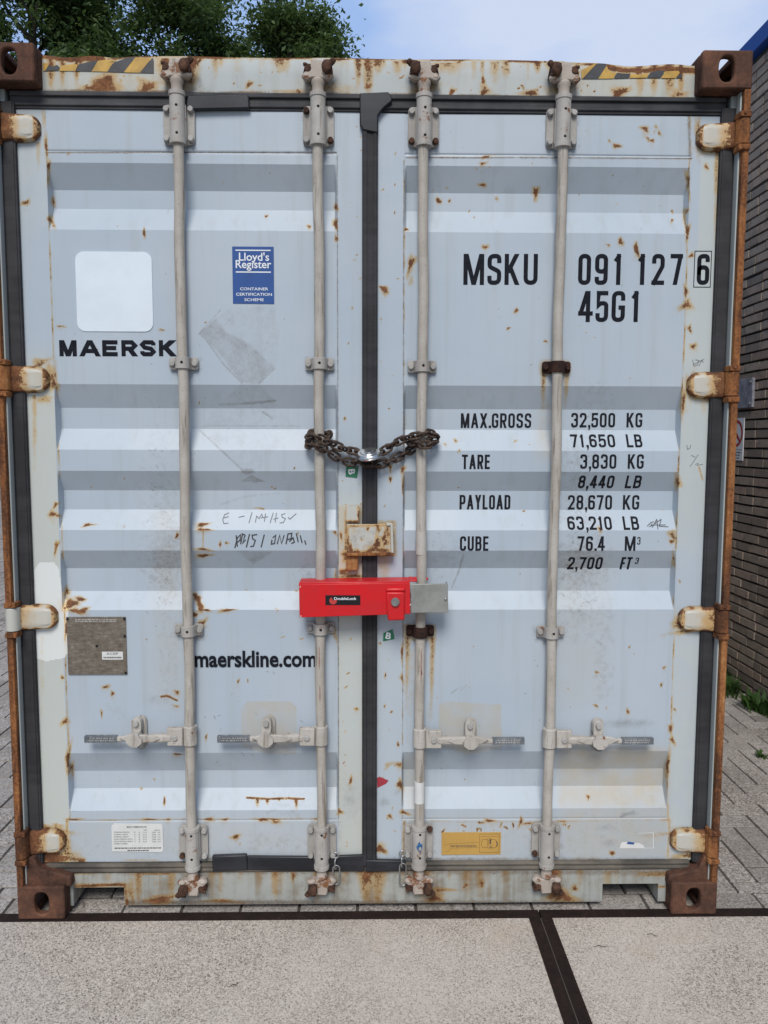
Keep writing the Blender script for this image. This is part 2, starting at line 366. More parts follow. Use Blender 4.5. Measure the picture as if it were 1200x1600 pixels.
def aggregate(name, mean, dark, light, sc=150, stain=(0.40, 0.30, 0.20)):
    g = NT(name)
    v = g.voro(sc); c1 = g.n('SeparateColor'); g.l(v.outputs['Color'], c1.inputs[0])
    v2 = g.voro(sc * 0.52); c2 = g.n('SeparateColor'); g.l(v2.outputs['Color'], c2.inputs[0])
    big = g.noise(1.6, 5, 0.6); mid = g.noise(9, 5, 0.6)
    rv = g.math('ADD', g.math('MULTIPLY', c1.outputs[0], 0.6), g.math('MULTIPLY', c2.outputs[1], 0.4))
    col = g.ramp(rv, [(0.0, dark), (0.22, tuple((a + b) / 2 for a, b in zip(dark, mean))), (0.5, mean), (0.82, light), (1.0, tuple(x * 1.15 for x in light))])
    col = g.mix(g.math('MULTIPLY', g.step(big, 0.40, 0.66), 0.55), col, light); col = g.mix(g.math('MULTIPLY', g.step(g.noise(0.9, 6, 0.65, g.coord((1, 1, 1), (3, 7, 0))), 0.52, 0.70), 0.22), col, tuple(x * 0.66 for x in mean))
    col = g.mix(g.math('MULTIPLY', g.step(g.noise(3.1, 5, 0.6), 0.58, 0.75), 0.3), col, stain)
    v3 = g.voro(sc * 0.50); c3 = g.n('SeparateColor'); g.l(v3.outputs['Color'], c3.inputs[0])
    sp = g.math('MULTIPLY', g.step(v3.outputs['Distance'], 0.36, 0.24), g.step(c3.outputs[2], 0.52, 0.60))
    col = g.mix(g.math('MULTIPLY', sp, 0.62), col, tuple(x * 0.75 for x in dark))
    lp_ = g.math('MULTIPLY', g.step(v3.outputs['Distance'], 0.34, 0.22), g.step(c3.outputs[2], 0.22, 0.12))
    col = g.mix(g.math('MULTIPLY', lp_, 0.5), col, tuple(min(x * 1.35, 0.75) for x in light))
    at_r = g.attr('tint')[0]
    col = g.mix(at_r, col, tuple(x * 0.55 for x in mean))
    g.bump(g.math('ADD', g.math('MULTIPLY', v.outputs['Distance'], -0.8), mid), 0.4, 0.0025)
    return g.done(col, 0.9, spec=0.2)
m_slab = aggregate('slab_concrete', (0.455, 0.402, 0.345), (0.085, 0.070, 0.057), (0.565, 0.51, 0.45), 300)
m_paver = aggregate('paver_concrete', (0.33, 0.295, 0.265), (0.10, 0.085, 0.075), (0.47, 0.44, 0.41), 190, (0.2, 0.17, 0.13))
m_joint = plain('joint_soil', (0.085, 0.075, 0.062), 0.95, var=0.4, scale=8)
m_asph = plain('yard_ground', (0.17, 0.155, 0.14), 0.95, var=0.25, scale=3)
m_grassg = plain('lawn', (0.06, 0.105, 0.025), 0.95, var=0.4, scale=6)

g = NT('brick_clay')
t = g.attr('tint'); big = g.noise(16, 6, 0.65); fine = g.noise(140, 4, 0.7)
col = g.mix(t[0], (0.42, 0.335, 0.262), (0.24, 0.195, 0.158)); col = g.mix(t[1], col, (0.42, 0.30, 0.23))
col = g.mix(g.math('MULTIPLY', g.step(big, 0.45, 0.72), 0.5), col, (0.15, 0.135, 0.125))
g.bump(g.math('ADD', big, fine), 0.5, 0.004)
m_brick = g.done(col, 0.9, spec=0.2)
m_mortar = plain('dark_mortar', (0.05, 0.046, 0.043), 0.95, var=0.4)
m_fascia = plain('blue_fascia', (0.018, 0.085, 0.36), 0.4, var=0.1, scale=3)
m_board = plain('grey_board', (0.34, 0.345, 0.39), 0.7, var=0.5, scale=22, bump=0.3)
m_roofing = plain('roof_felt', (0.06, 0.06, 0.06), 0.9)

def leafmat(name, a, b, c):
    g = NT(name)
    t = g.attr('tint')
    col = g.mix(t[0], a, b); col = g.mix(t[1], col, c)
    g.done(col, 0.55, spec=0.3)
    g.b.inputs['Transmission Weight'].default_value = 0.0
    tr = g.n('BsdfTranslucent'); g.val(tr.inputs[0], g.mix(0.5, col, (0.09, 0.16, 0.02)))
    mixs = g.n('MixShader'); mixs.inputs[0].default_value = 0.42
    g.l(g.b.outputs[0], mixs.inputs[1]); g.l(tr.outputs[0], mixs.inputs[2]); g.l(mixs.outputs[0], g.o.inputs[0])
    return g.m
m_leaf = leafmat('tree_leaves', (0.048, 0.088, 0.036), (0.125, 0.19, 0.068), (0.20, 0.26, 0.095))
m_weed = leafmat('weed_leaves', (0.035, 0.085, 0.018), (0.065, 0.14, 0.03), (0.10, 0.16, 0.05))
m_bark = rusty('bark', [(0.36, (0.014, 0.012, 0.010)), (0.52, (0.045, 0.037, 0.030)), (0.68, (0.09, 0.075, 0.06))], 5)

# ------------------------------------------------------------------ the setting: ground, paving, slabs
def sheet(name, x0, x1, y0, y1, z, mat, thick=0.0):
    b = B()
    if thick: b.box(((x0 + x1) / 2, (y0 + y1) / 2, z - thick / 2), (x1 - x0, y1 - y0, thick))
    else: b.flat([(x0, y0, z), (x1, y0, z), (x1, y1, z), (x0, y1, z)])
    o = b.build(name, mat, smooth=False); return tag(o, kind='structure')
sheet('ground', -400, 400, -400, 400, -0.03, m_asph)
sheet('lawn', -60, 30, 27, 90, -0.012, m_grassg)

YF, YB = -0.006, 0.036
def frustums(cx, cy, hx, hy, z0, z1, inset, tint):
    n = len(cx); V = np.zeros((n, 8, 3), np.float32)
    sx = np.array([-1, 1, 1, -1]); sy = np.array([-1, -1, 1, 1])
    for k in range(4):
        V[:, k] = np.stack([cx + sx[k] * hx, cy + sy[k] * hy, np.full(n, z0)], 1)
        V[:, 4 + k] = np.stack([cx + sx[k] * (hx - inset), cy + sy[k] * (hy - inset), z1], 1)
    base = np.array([[4, 5, 6, 7], [0, 1, 5, 4], [1, 2, 6, 5], [2, 3, 7, 6], [3, 0, 4, 7]])
    Fc = (np.arange(n)[:, None, None] * 8 + base[None]).reshape(-1, 4)
    T = np.repeat(tint, 8, axis=0)
    return V.reshape(-1, 3), Fc, T
# herringbone clinkers behind the steel strip
L, Wd = 0.21, 0.105
def herring(x0, x1, y0, y1):
    out_ = []
    nx0, nx1 = int(math.floor(x0 / Wd)) - 4, int(math.ceil(x1 / Wd)) + 4
    ny0, ny1 = int(math.floor(y0 / Wd)) - 4, int(math.ceil(y1 / Wd)) + 4
    for r in range(ny0, ny1):
        for c in range(nx0, nx1):
            k = (c - r) % 4
            if k == 0: out_.append((c * Wd + L / 2, r * Wd + Wd / 2, L / 2, Wd / 2))
            elif k == 3: out_.append((c * Wd + Wd / 2, r * Wd + L / 2 , Wd / 2, L / 2))
    return out_
blocks = []
for a in herring(-11, 2.5, -0.2, 19):
    x, y, ax, ay = a
    if x + ax > 2.53: continue
    if abs(x) < 1.0 and y > 0.9: continue
    if x < -1.6 and y < (-x - 1.6) * 1.3: continue
    blocks.append(a)
# straight cut course against the strip
cut = []
for x, y, ax, ay in blocks:
    lo = max(y - ay, YB + 0.105)
    if y + ay - lo > 0.03: cut.append((x, (lo + y + ay) / 2, ax, (y + ay - lo) / 2))
blocks = [c for c in cut if c[1] > 0]
for k in range(-60, 13):
    blocks.append((k * 0.208 + 0.06, YB + 0.0525, 0.104, 0.0525))
A = np.array(blocks); n = len(A)
tint = np.zeros((n, 4)); tint[:, 0] = np.clip(rng.normal(0.12, 0.28, n), 0, 0.8)
V, Fc, T = frustums(A[:, 0], A[:, 1], A[:, 2] - 0.0016, A[:, 3] - 0.0021, -0.028, -0.002 + rng.normal(0, 0.0012, n), 0.004, tint)
me = arr_mesh('paving', V, Fc); set_attr(me, 'tint', T); tag(link('paving', me, m_paver), kind='structure')
sheet('joint_sand', -11, 2.53, YB, 19, -0.0075, m_joint)

# concrete slabs in front with their steel edging
for x0, x1 in ((-3.45, -1.462), (-1.43, 0.555), (0.636, 2.62)):
    sheet('concrete_slab', x0, x1, -2.0, YF, 0.0, m_slab, 0.12)
for x0, x1 in ((-3.45, -1.43), (-1.43, 0.595), (0.600, 2.62)):
    sheet('slab_edging', x0, x1, YF, YB, 0.004, m_strip, 0.11)
sheet('slab_edging', 0.555, 0.5945, -2.0, YF, 0.003, m_strip, 0.11)
sheet('slab_edging', 0.5985, 0.636, -2.0, YF, 0.0035, m_strip, 0.11)
sheet('slab_edging', -1.462, -1.43, -2.0, YF, 0.0035, m_strip, 0.11)
sheet('joint_dust', 0.5945, 0.5985, -2.0, YF, 0.001, m_joint, 0.05)

# ------------------------------------------------------------------ brick building on the right
XW = 2.5
bld = empty('brick_building', (XW, 2, 0), 'single storey dark brick building with blue fascia to the right of the container', 'building')
Y0, Y1, ZT = -0.4, 22.0, 4.16
rows = int(ZT / 0.0625)
cyb, czb, hyb = [], [], []
for r in range(rows):
    y = Y0 - (0.105 if r % 2 else 0) - rng.random() * 0.02
    while y < Y1:
        Lb = 0.21 if rng.random() > 0.12 else 0.105
        a0, a1 = max(y, Y0), min(y + Lb - 0.011, Y1)
        if a1 - a0 > 0.02: cyb.append((a0 + a1) / 2); hyb.append((a1 - a0) / 2); czb.append(r * 0.0625 + 0.031)
        y += Lb
cyb = np.array(cyb); czb = np.array(czb) + rng.normal(0, 0.0012, len(czb)); hyb = np.array(hyb); n = len(cyb)
tint = np.zeros((n, 4)); tint[:, 0] = rng.random(n) ** 1.3; tint[:, 1] = np.where(rng.random(n) > 0.7, rng.random(n) * 0.8, 0)
V, Fc, T = frustums(cyb, czb, hyb, np.full(n, 0.0258), 0.0, 0.014 + rng.normal(0, 0.0015, n), 0.0022, tint)
V2 = np.stack([XW + 0.010 - V[:, 2], V[:, 0], V[:, 1]], 1)
me = arr_mesh('wall', V2 - np.array([XW, 2, 0]), Fc[:, ::-1]); set_attr(me, 'tint', T)
wall = link('wall', me, m_brick, bld)
b = B(); b.box((0.15 + 0.0052, (Y0 + Y1) / 2 - 2, ZT / 2), (0.29, Y1 - Y0, ZT)); b.build('mortar_bed', m_mortar, bld, smooth=False)
b = B(); b.box((0.13, (Y0 + Y1) / 2 - 2, ZT + 0.055), (0.36, Y1 - Y0 + 0.04, 0.108)); b.build('fascia', m_fascia, bld, bevel=0.004)
b = B(); b.box((4.3, (Y0 + Y1) / 2 - 2, ZT + 0.02), (7.96, Y1 - Y0, 0.06)); b.build('roof', m_roofing, bld)
b = B(); b.box((4.3, Y0 + 0.15 - 2, ZT / 2), (7.97, 0.25, ZT - 0.02)); b.build('end_wall', m_brick, bld)

# board and sign fixed on the wall (they face -X)
p0 = atx(1177, 590, XW - 0.02); p1 = atx(1177, 636, XW - 0.02)
board = empty('wall_plate', (XW, p0[1], p1[2]), 'weathered grey board fixed to the brick wall above the prohibition sign', 'board')
b = B(); hb = p0[2] - p1[2]
b.box((-0.014, 0.17, hb / 2), (0.018, 0.34, hb)); b.build('panel', m_board, board, bevel=0.002)
for yy in (0.025, 0.31):
    for zz in (0.025, hb - 0.025): b = B(); b.cyl((-0.022, yy, zz), (-0.030, yy, zz), 0.008); b.build('screw', m_bolt, board)
sg0 = atx(1162, 653, XW - 0.015); sg1 = atx(1162, 720, XW - 0.015)
sw, sh = 0.205, sg0[2] - sg1[2]
sign = empty('prohibition_sign', (XW, sg0[1], sg1[2]), 'white sign with red crossed circle on the brick wall beside the container', 'sign')
def face_w(yl, z, x):      # yl is measured along the wall from the sign's near edge
    return (x, yl, z)
b = B(); b.box((-0.008, sw / 2, sh / 2), (0.006, sw, sh)); b.build('panel', m_sign, sign, bevel=0.0015)
b = B(); cyc, czc, R0 = sw / 2, sh - 0.102, 0.092
for k in range(40):
    a0, a1 = 2 * PI * k / 40, 2 * PI * (k + 1) / 40
    b.flat([face_w(cyc + R0 * math.cos(a0), czc + R0 * math.sin(a0), -0.0118), face_w(cyc + R0 * math.cos(a1), czc + R0 * math.sin(a1), -0.0118),
            face_w(cyc + R0 * .78 * math.cos(a1), czc + R0 * .78 * math.sin(a1), -0.0118), face_w(cyc + R0 * .78 * math.cos(a0), czc + R0 * .78 * math.sin(a0), -0.0118)])
d = R0 * 0.8 * 0.7071; q = 0.007
b.flat([(-0.0121, cyc + d + q, czc + d - q), (-0.0121, cyc + d - q, czc + d + q), (-0.0121, cyc - d - q, czc - d + q), (-0.0121, cyc - d + q, czc - d - q)])
b.build('red_ring', m_signred, sign, smooth=False)
b = B()
for poly in ([(0.02, -0.05), (0.03, 0.0), (0.012, 0.02), (0.0, 0.005), (0.0, -0.02), (0.01, -0.055)], [(-0.005, 0.03), (0.012, 0.025), (0.012, 0.045), (-0.002, 0.048)],
             [(-0.035, -0.04), (-0.005, -0.03), (-0.004, -0.015), (-0.03, -0.012)]):
    b.flat([(-0.0115, cyc + p[0], czc + p[1]) for p in poly])
b.build('pictogram', m_label, sign, smooth=False)
b = B(); b.flat([(-0.0115, 0.01, sh - 0.2135), (-0.0115, sw - 0.01, sh - 0.2135), (-0.0115, sw - 0.01, sh - 0.2105), (-0.0115, 0.01, sh - 0.2105)])
for r in range(3):
    y = 0.03 + 0.012 * r
    while y < sw - 0.03 - 0.01 * r:
        wl = 0.006 + 0.012 * rng.random(); z = sh - 0.226 - r * 0.019
        b.flat([(-0.0115, y, z - 0.009), (-0.0115, y + wl, z - 0.009), (-0.0115, y + wl, z), (-0.0115, y, z)]); y += wl + 0.005
b.build('small_print', m_text_d, sign, smooth=False)

# ------------------------------------------------------------------ trees
def leaves_mesh(name, pts, size, tint, up=0.45):
    n = len(pts)
    nrm = rng.normal(size=(n, 3)); nrm[:, 2] = np.abs(nrm[:, 2]) + up; nrm /= np.linalg.norm(nrm, axis=1)[:, None]
    t = np.cross(nrm, rng.normal(size=(n, 3))); t /= np.linalg.norm(t, axis=1)[:, None]; q = np.cross(nrm, t)
    s = (size * rng.uniform(0.5, 1.55, n))[:, None]
    V = np.stack([pts - t * s, pts + q * s * 0.45 - t * s * 0.1 + nrm * s * 0.12, pts + t * s, pts - q * s * 0.45 - t * s * 0.1 + nrm * s * 0.12], 1).reshape(-1, 3)
    me = arr_mesh(name, V, np.arange(n * 4).reshape(-1, 4), smooth=False)
    set_attr(me, 'tint', np.repeat(tint, 4, axis=0)); return me
def tree(px, Y, height, rx, rz, nclump, nleaf, seed, label, leaf=0.085, zc=None):
    global rng
    rng = np.random.default_rng(seed); rd = random.Random(seed)
    X = at(px, 700, Y)[0]
    root = empty('broadleaf_tree', (X, Y, -0.03), label, 'tree', 'trees behind the container')
    zc = zc or height - rz
    # trunk and limbs
    b = B(); tips = []
    lean = rd.uniform(-0.3, 0.3)
    path = [Vector((lean * (k / 8) ** 2 + 0.12 * math.sin(k * 1.3 + seed), 0.1 * math.sin(k * 0.9), height * 0.80 * k / 8)) for k in range(9)]
    r0 = height * 0.018
    b.tube(path, [r0 * (1.25 if k == 0 else 1 - 0.088 * k) for k in range(9)], seg=12)
    def limb(p, d, Lm, r, depth):
        pts = [p.copy()]; rs = [r]; q = p.copy(); dd = d.normalized()
        for k in range(5):
            dd = (dd + Vector((rd.uniform(-.25, .25), rd.uniform(-.25, .25), rd.uniform(-.05, .22)))).normalized()
            q = q + dd * Lm / 5; pts.append(q.copy()); rs.append(r * (1 - 0.16 * (k + 1)))
        b.tube(pts, rs, seg=7 if depth else 9)
        tips.append(pts[-1]); tips.append(pts[3])
        if depth < 2:
            for k in range(3 if depth == 0 else 2):
                s = pts[rd.randint(2, 4)]
                nd = (dd + Vector((rd.uniform(-1, 1), rd.uniform(-1, 1), rd.uniform(-0.2, 0.7)))).normalized()
                limb(s, nd, Lm * 0.58, r * 0.5, depth + 1)
    for k in range(13):
        f = 0.34 + 0.62 * k / 13; i = min(int(f * 8), 7); p = path[i].lerp(path[i + 1], f * 8 - i)
        a = k * 2.4 + rd.uniform(-.4, .4)
        limb(p, Vector((math.cos(a), math.sin(a), 0.55 + 0.5 * f)), rx * rd.uniform(0.6, 0.95) * (1.15 - 0.45 * f), r0 * 0.42 * (1.1 - 0.6 * f), 0)
    b.build('trunk', m_bark, root, angle=60)
    # crown: clumps of leaves round limb tips and through the crown's volume
    cl = []
    for t_ in tips: cl.append(np.array(t_))
    while len(cl) < nclump:
        u = rng.normal(size=3); u /= np.linalg.norm(u); rr = rng.uniform(0.45, 1.0) ** 0.6
        wob = 1 + 0.16 * math.sin(3.1 * u[0] * 2 + seed) + 0.14 * math.sin(4.3 * u[1] * 2 + 1.7 * seed) + 0.10 * math.sin(7 * u[2] + seed)
        cl.append(np.array([u[0] * rx, u[1] * rx, u[2] * rz]) * rr * wob + np.array([0, 0, zc]))
    P, T = [], []
    for c in cl:
        m = int(nleaf * rng.uniform(0.5, 1.3)); sg = rng.uniform(0.22, 0.48)
        off = rng.normal(size=(m, 3)) * np.array([sg, sg, sg * 0.55])
        P.append(c + off); tt = np.zeros((m, 4)); tt[:, 0] = np.clip(rng.random() ** 1.4 + rng.normal(0, 0.16, m), 0, 1); tt[:, 1] = np.clip(rng.normal(0.05, 0.2, m), 0, 0.8)
        T.append(tt)
    me = leaves_mesh('crown', np.concatenate(P), leaf, np.concatenate(T)); link('crown', me, m_leaf, root)
tree(70, 23, 19.5, 5.4, 6.4, 330, 240, 11, 'tall dark green tree at the left edge behind the rusty upper corner')
tree(280, 25, 19.5, 5.2, 6.2, 290, 230, 23, 'green tree with sky gaps behind the striped tape end of the container', zc=13.8)
tree(452, 23.5, 18.6, 3.0, 5.6, 230, 230, 5, 'green tree whose crown ends against open sky right of the others', zc=13.6)
tree(175, 28, 20.0, 4.6, 6.4, 250, 230, 31, 'tree filling the gap between the leftmost tree and the next one', zc=14.6)
tree(380, 28, 20.5, 4.2, 6.6, 240, 230, 37, 'tree standing farther back between the two right-hand trees', zc=14.8)
rng = np.random.default_rng(3)
hp = np.stack([rng.uniform(-34, -14, 14000), rng.normal(62, 1.2, 14000), np.abs(rng.normal(0, 2.6, 14000)) + 0.05], 1)
tt = np.zeros((14000, 4)); tt[:, 0] = rng.random(14000)
hedge = tag(link('hedge', leaves_mesh('hedge', hp, 0.26, tt), m_leaf), 'dark green hedge far behind the lawn left of the container', 'hedge')

# ------------------------------------------------------------------ weeds by the wall
def weed(x, y, n, h, spread, seed, label, wide=0.012):
    r = np.random.default_rng(seed); V = []; T = []
    for k in range(n):
        a = r.uniform(0, 2 * PI); s = r.uniform(0.0, spread); bx, by = math.cos(a) * s * 0.6, math.sin(a) * s
        a2 = a + r.normal(0, 0.8); ln = h * r.uniform(0.5, 1.15); ww = wide * r.uniform(0.6, 1.4); out_ = r.uniform(0.3, 1.1) * ln * 0.8
        dx, dy = math.cos(a2), math.sin(a2); px_, py_ = -dy, dx
        pts = [(0.0, 0.0, 0.5), (0.35 * out_, 0.55 * ln, 1.0), (out_, ln * r.uniform(0.6, 0.95), 0.05)]
        row = []
        for o_, z_, w_ in pts:
            row.append((bx + dx * o_ - px_ * ww * w_, by + dy * o_ - py_ * ww * w_, z_)); row.append((bx + dx * o_ + px_ * ww * w_, by + dy * o_ + py_ * ww * w_, z_))
        V += row; tv = (r.random(), max(0, r.normal(0.15, 0.2)), 0, 0); T += [tv] * 6
    Fc = np.concatenate([np.array([[0, 1, 3, 2], [2, 3, 5, 4]]) + 6 * k for k in range(n)])
    me = arr_mesh('weed', np.array(V), Fc, smooth=True); set_attr(me, 'tint', np.array(T))
    o = link('weed', me, m_weed); o.location = (x, y, -0.006); tag(o, label, 'weed', 'weeds along the brick wall'); return o
weed(2.38, 2.85, 150, 0.17, 0.28, 1, 'lush broad weed clump at the wall foot, nearest the container edge')
weed(2.33, 2.45, 120, 0.13, 0.20, 2, 'leafy weed clump at the wall foot in the middle of the row')
weed(2.42, 2.08, 90, 0.12, 0.14, 3, 'low weed tuft at the wall foot by the right picture edge')
g_ = gnd(1188, 1182); weed(g_[0], g_[1], 26, 0.045, 0.035, 4, 'tiny grass tuft growing alone in the paving joint', 0.005)
weed(2.25, 3.6, 120, 0.16, 0.3, 6, 'weed clump at the wall foot behind the container corner')

# ================================================================== the shipping container
rng = np.random.default_rng(41); random.seed(41)
box = empty('shipping_container', (0, 0, 0.004), 'pale blue weathered steel shipping container with closed rusty double doors', 'shipping container')
def P(name, me, mats, parent=None): return link(name, me, mats, parent or box)
YD = 0.065                                   # outer plane of the doors
BRK = [(2.80, 0), (2.555, 0), (2.480, 1), (2.420, 1), (2.343, 0), (1.841, 0), (1.764, 1), (1.694, 1), (1.623, 0), (1.552, 0), (1.484, 1), (1.418, 1),
       (1.351, 0), (1.281, 0), (1.214, 1), (1.134, 1), (1.075, 0), (0.568, 0), (0.488, 1), (0.424, 1), (0.359, 0), (0.1, 0)]
BZ = np.array([p[0] for p in BRK])[::-1]; BP = np.array([p[1] for p in BRK])[::-1]
DEPTH = 0.038
def surf(x, z):
    x = np.asarray(x, float); z = np.asarray(z, float)
    d = np.interp(z, BZ, BP) * DEPTH
    ax = np.abs(x); t = np.clip((ax - 0.111) / 0.008, 0, 1) * np.clip((1.055 - ax) / 0.004, 0, 1)
    warp = 0.0012 * np.sin(x * 7.1 + z * 2.3) * np.sin(z * 5.3 + x * 1.7)
    seam = 0.0025 * np.exp(-((z - 2.591) / 0.003) ** 2) + 0.0018 * np.exp(-((z - 0.322) / 0.003) ** 2)
    return YD + d * t + (warp + seam) * np.clip(t * 3, 0, 1)
def on(u, v):
    p = at(u, v, YD)
    for _ in range(8): p = at(u, v, float(surf(p[0], p[2])))
    return p

class Wear:
    """stains with a shape of their own, painted into vertex attributes of a regular sheet (photo pixels are the measuring grid)"""
    def __init__(s, X, Y, Z):
        s.U, s.V = uv_of(np.stack([X, Y, Z], -1)); s.sh = X.shape; s.X, s.Z = X, Z
        s.ru = s.V.mean(1); s.cu = s.U.mean(0)
        s.ch = {k: np.zeros(X.shape) for k in ('rust', 'dirt', 'fade', 'res', 'white', 'film')}
    def win(s, u0, u1, v0, v1):
        r = np.where((s.ru > v0 - 14) & (s.ru < v1 + 14))[0]; c = np.where((s.cu > u0 - 26) & (s.cu < u1 + 26))[0]
        if len(r) < 2 or len(c) < 2: return None
        return slice(r.min(), r.max() + 1), slice(c.min(), c.max() + 1)
    def put(s, ch, w, val, mode='max'):
        a = s.ch[ch]; a[w] = np.maximum(a[w], val) if mode == 'max' else np.clip(a[w] + val, 0, 1)
    def blob(s, ch, u, v, ru, rv=None, k=1.0, p=2):
        rv = rv or ru; w = s.win(u - 2.2 * ru, u + 2.2 * ru, v - 2.2 * rv, v + 2.2 * rv)
        if w is None: return
        d = np.abs((s.U[w] - u) / ru) ** p + np.abs((s.V[w] - v) / rv) ** p
        if ch == 'rust':
            th = np.arctan2((s.V[w] - v) / rv, (s.U[w] - u) / ru); f1, f2 = random.uniform(0, 6.3), random.uniform(0, 6.3)
            d = d * (1 + 0.45 * np.sin(2 * th + f1) + 0.35 * np.sin(3 * th + f2) + 0.2 * np.sin(5 * th + f1 * 2)).clip(0.25, 3)
        s.put(ch, w, k * np.exp(-d * 0.8))
        if ch == 'rust' and max(ru, rv) > 1.7:
            R = 2.4; w = s.win(u - 4 * ru, u + 4 * ru, v - 3 * rv, v + 5 * rv)
            if w is None: return
            d = ((s.U[w] - u) / (ru * R * 0.8)) ** 2 + np.where(s.V[w] > v, (s.V[w] - v) / (rv * R * 0.8 + 5), (s.V[w] - v) / (rv * R * 0.7)) ** 2
            s.put(ch, w, 0.27 * min(k, 1) * np.exp(-d * 0.9))
    def line(s, ch, pts, wd, k=1.0, vary=0.0):
        us = [p[0] for p in pts]; vs = [p[1] for p in pts]
        w = s.win(min(us) - 3 * wd, max(us) + 3 * wd, min(vs) - 3 * wd, max(vs) + 3 * wd)
        if w is None: return
        U, V = s.U[w], s.V[w]; best = np.full(U.shape, 1e9)
        for (a, b), (c, d) in zip(pts, pts[1:]):
            L2 = (c - a) ** 2 + (d - b) ** 2 + 1e-9; t = np.clip(((U - a) * (c - a) + (V - b) * (d - b)) / L2, 0, 1)
            best = np.minimum(best, np.hypot(U - a - t * (c - a), V - b - t * (d - b)))
        kk = k
        if vary: kk = k * (1 - vary + vary * (0.5 + 0.5 * np.sin(V * 0.11 + U * 0.05 + us[0]) * np.sin(V * 0.043 + vs[0]) * 1.6).clip(0, 1))
        s.put(ch, w, kk * np.exp(-(best / wd) ** 2))
    def drip(s, ch, u, v0, v1, wd, k=1.0, u2=None):
        w = s.win(u - 3 * wd, u + 3 * wd, v0, v1)
        if w is None: return
        U, V = s.U[w], s.V[w]; t = (V - v0) / (v1 - v0); uc = u + ((u2 or u) - u) * t
        s.put(ch, w, k * np.exp(-((U - uc) / (wd * (1 - 0.35 * t.clip(0, 1)))) ** 2) * (1 - t).clip(0, 1) ** 0.7 * (t > -0.02))
    def rect(s, ch, u0, u1, v0, v1, soft=4, k=1.0):
        w = s.win(u0, u1, v0, v1)
        if w is None: return
        U, V = s.U[w], s.V[w]
        f = lambda x: 1 / (1 + np.exp(-np.clip(x / soft * 3, -30, 30)))
        s.put(ch, w, k * f(U - u0) * f(u1 - U) * f(V - v0) * f(v1 - V))
    def xr(s, ch, x0, x1, z0, z1, k, soft=0.05):
        f = lambda t: 1 / (1 + np.exp(-np.clip(t, -30, 30)))
        s.ch[ch] = np.maximum(s.ch[ch], k * ((s.X >= x0) & (s.X <= x1)) * f((s.Z - z0) / soft * 3) * f((z1 - s.Z) / soft * 3))
    def poly(s, ch, pts, k=1.0):
        us = [p[0] for p in pts]; vs = [p[1] for p in pts]; w = s.win(min(us), max(us), min(vs), max(vs))
        if w is None: return
        U, V = s.U[w], s.V[w]; ins = np.zeros(U.shape, bool); n = len(pts)
        for i in range(n):
            (a, b), (c, d) = pts[i], pts[(i + 1) % n]
            with np.errstate(divide='ignore', invalid='ignore'):
                ins ^= ((b > V) != (d > V)) & (U < (c - a) * (V - b) / (d - b + 1e-12) + a)
        s.put(ch, w, k * ins)
    def spots(s, n, u0, u1, v0, v1, r=(1.2, 3.2), k=(0.5, 1.0), ch='rust'):
        for _ in range(n):
            q = random.uniform(*r); u, v = random.uniform(u0, u1), random.uniform(v0, v1); a = random.uniform(0, PI); L_ = q * random.uniform(0.3, 2.2)
            s.line(ch, [(u - L_ * math.cos(a), v - L_ * math.sin(a)), (u + q * 0.4 * random.uniform(-1, 1), v + q * 0.4 * random.uniform(-1, 1)), (u + L_ * math.cos(a + 0.5), v + L_ * math.sin(a + 0.5))], q * 0.75, random.uniform(*k))
            if ch == 'rust' and random.random() < 0.4: s.drip('rust', u, v, v + q * random.uniform(3, 9), q * 1.1, 0.3)
    def write(s, me):
        c = s.ch; one = np.ones(s.sh)
        set_attr(me, 'wear', np.stack([c['rust'], c['dirt'], c['fade'], one], -1).reshape(-1, 4))
        set_attr(me, 'mark', np.stack([c['res'], c['white'], c['film'], one], -1).reshape(-1, 4))

def grid(name, xs, zs, fy, mat, parent, paint, skirt=0.05, keep=None, solid=None):
    X, Z = np.meshgrid(xs, zs); Y = fy(X, Z) if callable(fy) else np.full(X.shape, fy)
    nz_, nx_ = X.shape; idx = np.arange(nz_ * nx_).reshape(nz_, nx_)
    Fc = np.stack([idx[:-1, :-1], idx[:-1, 1:], idx[1:, 1:], idx[1:, :-1]], -1)       # zs descending -> front faces look at -Y
    if zs[0] < zs[-1]: pass
    else: Fc = Fc[..., ::-1]
    Fc = Fc.reshape(-1, 4)
    V = np.stack([X, Y, Z], -1).reshape(-1, 3)
    if keep is not None: Fc = Fc[keep(X, Z)[:-1, :-1].ravel()]
    if skirt and keep is None:
        ring = np.concatenate([idx[0, :], idx[1:, -1], idx[-1, -2::-1], idx[-2:0:-1, 0]]); m = len(ring)
        bk = V[ring].copy(); bk[:, 1] = YD + skirt; o = len(V)
        nxt = np.roll(np.arange(m), -1)
        sk = np.stack([ring, ring[nxt], o + nxt, o + np.arange(m)], -1)
        V = np.concatenate([V, bk]); Fc = np.concatenate([Fc, sk])
    me = arr_mesh(name, V, Fc)
    wr = Wear(X, Y, Z); paint(wr)
    ext = len(V) - X.size
    for nm, ks in (('wear', ('rust', 'dirt', 'fade')), ('mark', ('res', 'white', 'film'))):
        q = np.stack([wr.ch[k] for k in ks] + [np.ones(X.shape)], -1).reshape(-1, 4)
        if ext: q = np.concatenate([q, q[ring]])
        set_attr(me, nm, q)
    o = P(name, me, mat, parent)
    if solid:
        md = o.modifiers.new('solidify', 'SOLIDIFY'); md.thickness = solid; md.offset = -1
    return o

def axis(a, b, step, extra=()):
    v = np.concatenate([np.linspace(a, b, int(abs(b - a) / step) + 1), [e for e in extra if min(a, b) < e < max(a, b)]])
    return np.unique(v.round(5))
zbreaks = list(BZ) + [2.591, 2.588, 2.594, 0.322, 0.319, 0.325]

